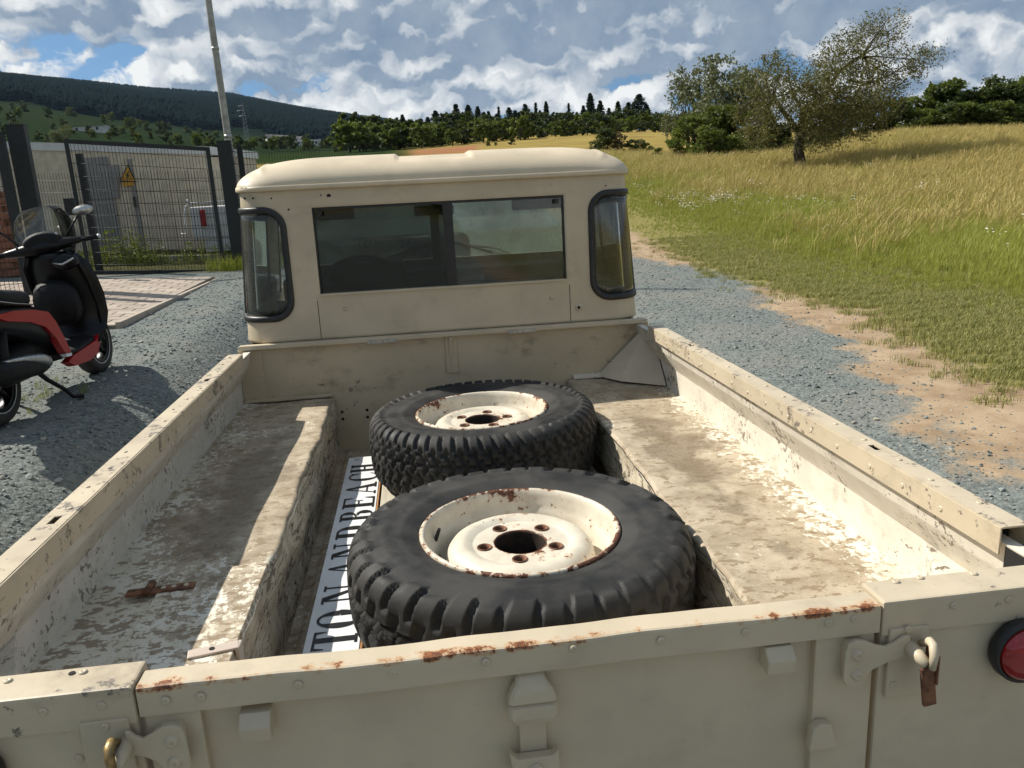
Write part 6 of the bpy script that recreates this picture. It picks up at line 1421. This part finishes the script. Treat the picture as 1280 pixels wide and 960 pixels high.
for px, by, ty, w_, pr in ((750, 205, 158, 1.1, DK[0]), (770, 204, 163, 1.3, RD[0]), (790, 205, 172, 1.5, DK[3]), (808, 203, 178, 1.4, BR[1])):
    place(pr, px, by, ty, 66, 'low dark shrub standing alone in the meadow behind the cab roof' if pr is not RD[0] else 'reddish brown shrub standing in the meadow behind the cab roof', 'bush', 'meadow shrubs' if pr is not RD[0] else None, 'meadow_shrub', w_)
for px, by, ty, w_, pr in ((1050, 172, 118, 1.1, DK[1]), (1085, 168, 120, 1.1, DK[2]), (1112, 167, 122, 1.1, DK[0]), (1020, 180, 130, 1.1, DK[3])):
    place(pr, px, by, ty, 50, 'dark tree growing behind the orchard tree crown', 'tree', 'dark trees behind the orchard tree', 'dark_tree', w_)
for px, by, ty, w_, pr in ((1138, 168, 120, 1.4, BR[0]), (1160, 168, 106, 1.3, DK[0]), (1183, 168, 98, 1.3, BR[2]), (1206, 168, 101, 1.3, DK[1]), (1230, 168, 102, 1.3, DK[3]), (1252, 168, 99, 1.3, DK[2]), (1276, 167, 97, 1.3, BR[1]), (1300, 166, 93, 1.3, DK[0]), (1330, 166, 92, 1.3, DK[1]), (1150, 169, 134, 1.7, BR[2]), (1178, 169, 130, 1.7, DK[0]), (1204, 169, 128, 1.7, BR[1]), (1226, 169, 132, 1.7, DK[2]), (1250, 169, 126, 1.7, BR[0]), (1274, 168, 126, 1.7, DK[3]), (1300, 168, 124, 1.7, BR[2])):
    place(pr, px, by, ty, 53 + (0 if ty < 123 else -3.5), ('tall ' if ty < 123 else 'low ') + ('dark' if any(pr is q for q in DK) else 'light green') + (' hedge bush along the top of the meadow' if ty < 123 else ' hedge bush in front of the tall hedge'), 'bush', ('tall ' if ty < 123 else 'low ') + ('dark' if any(pr is q for q in DK) else 'light') + ' hedge bushes', 'hedge_bush', w_)
# spruces on the ridge
sg = 'spruces on the wooded ridge'
for i, (px, ty, w_) in enumerate(((505, 143, 1.0), (528, 148, 1), (546, 138, 1.1), (560, 140, .9), (572, 130, .9), (587, 131, .95), (599, 133, 1), (612, 139, 1), (638, 134, 1), (650, 140, 1), (658, 130, 1), (668, 141, 1.1), (684, 127, .8), (697, 141, 1), (722, 140, 1), (739, 117, 1.0), (751, 126, .95), (762, 135, 1), (773, 127, 1.1), (786, 128, 1.1), (799, 118, 1.3), (809, 131, 1.2), (480, 150, 1.0), (622, 142, 1), (706, 142, 1), (730, 132, 0.9), (536, 146, 1.1), (580, 140, 1.1), (606, 140, 1.2), (645, 138, 1.2), (676, 138, 1.1), (744, 136, 1.3), (792, 136, 1.3))):
    place(SP[i % 3], px, 172, ty, 285 + (i * 37 % 30), 'dark spruce in the row on the wooded ridge', 'tree', sg, 'spruce_tree', w_ * 1.35)
for px, ty in ((625, 133), (671, 128), (712, 129)):
    place(SN[0], px, 172, ty, 300, 'very thin spruce spire rising out of the wooded ridge', 'tree', 'thin spruce spires', 'spruce_spire', 1.4)
for i, px in enumerate(range(448, 860, 9)):
    place(FT[i % 3], px + (i * 7 % 5) - 2, 176, (143 if px < 560 else 139 if px < 700 else 136) + (i * 13 % 12), 268 + (i * 29 % 24), 'rounded dark tree in the wood below the spruces', 'tree', 'rounded trees of the ridge wood', 'woodland_tree', 1.15)
for i, (px, ty, dd_) in enumerate(((455, 158, 230), (470, 152, 235), (490, 158, 240), (510, 160, 240), (610, 176, 150), (640, 172, 150), (440, 165, 220), (425, 172, 220), (620, 178, 140))):
    place(FT[i % 5], px, 184, ty, dd_, 'dark leafy tree at the edge of the ridge wood' if i % 5 < 3 else 'light green leafy tree at the edge of the ridge wood', 'tree', 'dark trees at the wood edge' if i % 5 < 3 else 'light trees at the wood edge', 'edge_tree', 1.2)
for i, px in enumerate(range(440, 862, 8)):
    k_i = (i * 3) % 5 if i % 4 else 3; dk_ = k_i < 3
    place(FT[k_i], px + (i * 11 % 7) - 3, 182, (150 if px < 600 else 146 if px < 720 else 141) + (i * 17 % 13), 196 + (i * 31 % 26), 'dark leafy tree in the front row of the ridge wood' if dk_ else 'light green leafy tree in the front row of the ridge wood', 'tree', 'dark front row of the ridge wood' if dk_ else 'light front row of the ridge wood', 'front_wood_tree', 1.25)
# trees of the valley behind the substation
rv = random.Random(8)
for i in range(64):
    px = rv.uniform(-20, 440); by = 174 + (px / 440) * 16 + rv.uniform(-6, 8); hgt = rv.uniform(8, 17); dd_ = rv.uniform(280, 430)
    q = dep((px, by), dd_); z = float(G(q[0], q[1])); pr = FT[i % 5]
    plant('valley_tree', (q[0], q[1], z), pr[0], pr[1], 'rounded dark green tree in the valley below the wooded hill' if i % 5 < 3 else 'rounded light green tree in the valley below the wooded hill', 'tree', 'dark valley trees' if i % 5 < 3 else 'light valley trees', rv.uniform(0, 6), hgt / FPX * dd_)
q = dep((78, 188), 150); plant('valley_willow', (q[0], q[1], float(G(q[0], q[1]))), WL[0][0], WL[0][1], 'pale silvery tree rising behind the substation roof', 'tree', None, 0.5, 6.0)
for i in range(26):
    px = rv.uniform(-10, 300); f = rv.uniform(0.2, 0.9); by = 170 - f * 40 + px * 0.10; q = dep((px, by), 700); r0 = 500 + f * 500; d0 = q - CAM; d0 = d0 / np.linalg.norm(d0[:2]) * r0
    x, y = CAM[0] + d0[0], CAM[1] + d0[1]; plant('field_tree', (x, y, float(G(x, y))), FT[i % 5][0], FT[i % 5][1], 'small dark tree scattered over the hillside pasture' if i % 5 < 3 else 'small light green tree scattered over the hillside pasture', 'tree', 'dark pasture trees' if i % 5 < 3 else 'light pasture trees', rv.uniform(0, 6), rv.uniform(6, 10))
# far forest on the hill
cone = []
for sd in range(3):
    r = np.random.default_rng(sd); v, f, tn = [], [], []
    for tier in range(3):
        z0_, z1_, rr_ = 0.05 + tier * 0.27, 0.50 + tier * 0.26, 0.26 - tier * 0.065; k = len(v)
        for j in range(7): a = j * 0.8976 + r.uniform(-.2, .2); v.append((rr_ * math.cos(a) * r.uniform(.8, 1.2), rr_ * math.sin(a) * r.uniform(.8, 1.2), z0_ + r.uniform(-.04, .04))); tn.append(r.uniform(0, .7))
        v.append((0, 0, z1_)); tn.append(1.0); f += [(k + j, k + (j + 1) % 7, k + 7) for j in range(7)]
    cone.append(mesh_np('far_spruce', v, f, M['needle_far_shaded'], tn))
n = 36000; az_ = RNG.uniform(azp(-120), azp(640), n); r_ = 1190 + 1830 * RNG.uniform(0, 1, n) ** 0.8
x = CAM[0] + r_ * np.sin(az_); y = CAM[1] + r_ * np.cos(az_); k = (r_ > 1210 + 60 * np.sin(az_ * 60) + 90 * np.sin(az_ * 23)) & ~((np.sin(x * 0.011) * np.sin(y * 0.008 + 2) > 0.86))
x, y = x[k], y[k]; hh = RNG.uniform(11, 19, len(x)) * (1 + 0.25 * (nz(x, y, 0.004) - 0.5))
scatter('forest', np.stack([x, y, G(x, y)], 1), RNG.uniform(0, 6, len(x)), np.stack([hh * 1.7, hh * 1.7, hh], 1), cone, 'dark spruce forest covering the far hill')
# village houses and pale roofs in the valley
def house(px, py, dist, w_, d_, h_, rz, label, roof='tile_r', flat=False):
    q = dep((px, py), dist); z = float(G(q[0], q[1])); e = empty('house', (q[0], q[1], z)); tag(e, label, 'house', None if flat else 'village houses')
    R2 = Matrix.Rotation(rz, 3, 'Z')
    box('wall', q[0] - w_ / 2, q[0] + w_ / 2, q[1] - d_ / 2, q[1] + d_ / 2, z - 3, z + h_, M['housew'], e, 0, rot=R2, piv=(q[0], q[1], z))
    rh = 0.4 if flat else 0.42 * d_
    V = [Vector((sx_ * (w_ / 2 + .4), sy_ * (d_ / 2 + .4), 0)) for sx_, sy_ in ((-1, -1), (1, -1), (1, 1), (-1, 1))] + [Vector((-w_ / 2 - .4, 0, rh)), Vector((w_ / 2 + .4, 0, rh))]
    V = [R2 @ v + Vector((q[0], q[1], z + h_)) for v in V]
    pyd('roof', V, [(0, 1, 5, 4), (2, 3, 4, 5), (1, 2, 5), (3, 0, 4), (3, 2, 1, 0)], M[roof], e)
    for i in range(3):
        cx = -w_ / 3 + i * w_ / 3; c_ = R2 @ Vector((cx, -d_ / 2 - 0.03, h_ * 0.5)) + Vector((q[0], q[1], z)); box('window', c_.x - 0.6, c_.x + 0.6, c_.y - 0.05, c_.y + 0.05, c_.z - 0.7, c_.z + 0.7, M['trim'], e, 0)
for px, py, w_, rz in ((343, 172, 11, 0.2), (351, 174, 9, -0.3), (359, 172, 10, 0.5), (366, 175, 12, 0.1), (373, 173, 9, -0.2), (337, 175, 9, 0.4), (356, 177, 10, 0.0)):
    house(px, py, 820, w_ * 0.75, 6.0, 4.2, rz, 'tiny white house with grey roof in the distant village', 'tile_g')
house(385, 184, 520, 17, 9, 3.2, 0.1, 'long low shed with white roof at the edge of the village', 'white', True)
house(116, 174, 420, 16, 9, 2.4, -0.1, 'long low shed with pale roof among the valley trees', 'white', True)
# lattice pylon
q = dep((309, 176), 620); z = float(G(q[0], q[1])); e = empty('pylon', (q[0], q[1], z)); tag(e, 'slender lattice electricity pylon in front of the wooded hill', 'pylon')
PV, PF = [], []
def pb_(a, b, r): v, f = tube_vf([np.array(a) + np.array([q[0], q[1], z]), np.array(b) + np.array([q[0], q[1], z])], r, 5); k = len(PV); PV.extend(v); PF.extend([tuple(i + k for i in g) for g in f])
for sx_ in (-1, 1):
    for sy_ in (-1, 1): pb_((sx_ * 2.0, sy_ * 2.0, -2), (sx_ * 0.35, sy_ * 0.35, 29), 0.13)
for i in range(9):
    z0_, z1_ = i * 3.1, i * 3.1 + 3.1; w0, w1 = 2.0 - 1.65 * z0_ / 29, 2.0 - 1.65 * z1_ / 29
    pb_((-w0, -w0, z0_), (w1, -w1, z1_), 0.09); pb_((w0, -w0, z0_), (-w1, -w1, z1_), 0.09)
pyd('lattice_mast', PV, PF, M['steelg'], e)
for zz_, w_ in ((19.5, 4.2), (23.5, 5.0), (27.0, 3.6)): tube('cross_arm', [(q[0] - w_, q[1], z + zz_), (q[0], q[1], z + zz_ + 0.5), (q[0] + w_, q[1], z + zz_)], 0.16, M['steelg'], e, 6)
# ================================================================== air: far things fade to blue
hz = box('haze', -5200, 5200, -5200, 5200, -12, 560, None, None, 0); tag(hz, 'thin summer haze over the whole valley', None, kind='stuff')
hm = bpy.data.materials.new('haze'); hm.use_nodes = True; ht = NT(hm.node_tree)
pv_ = ht.new('ShaderNodeVolumePrincipled'); pv_.inputs['Color'].default_value = (0.50, 0.72, 1.0, 1); pv_.inputs['Density'].default_value = 0.000022; pv_.inputs['Anisotropy'].default_value = 0.2
ho = ht.new('ShaderNodeOutputMaterial'); ht.l.new(pv_.outputs[0], ho.inputs['Volume']); hz.data.materials.append(hm)
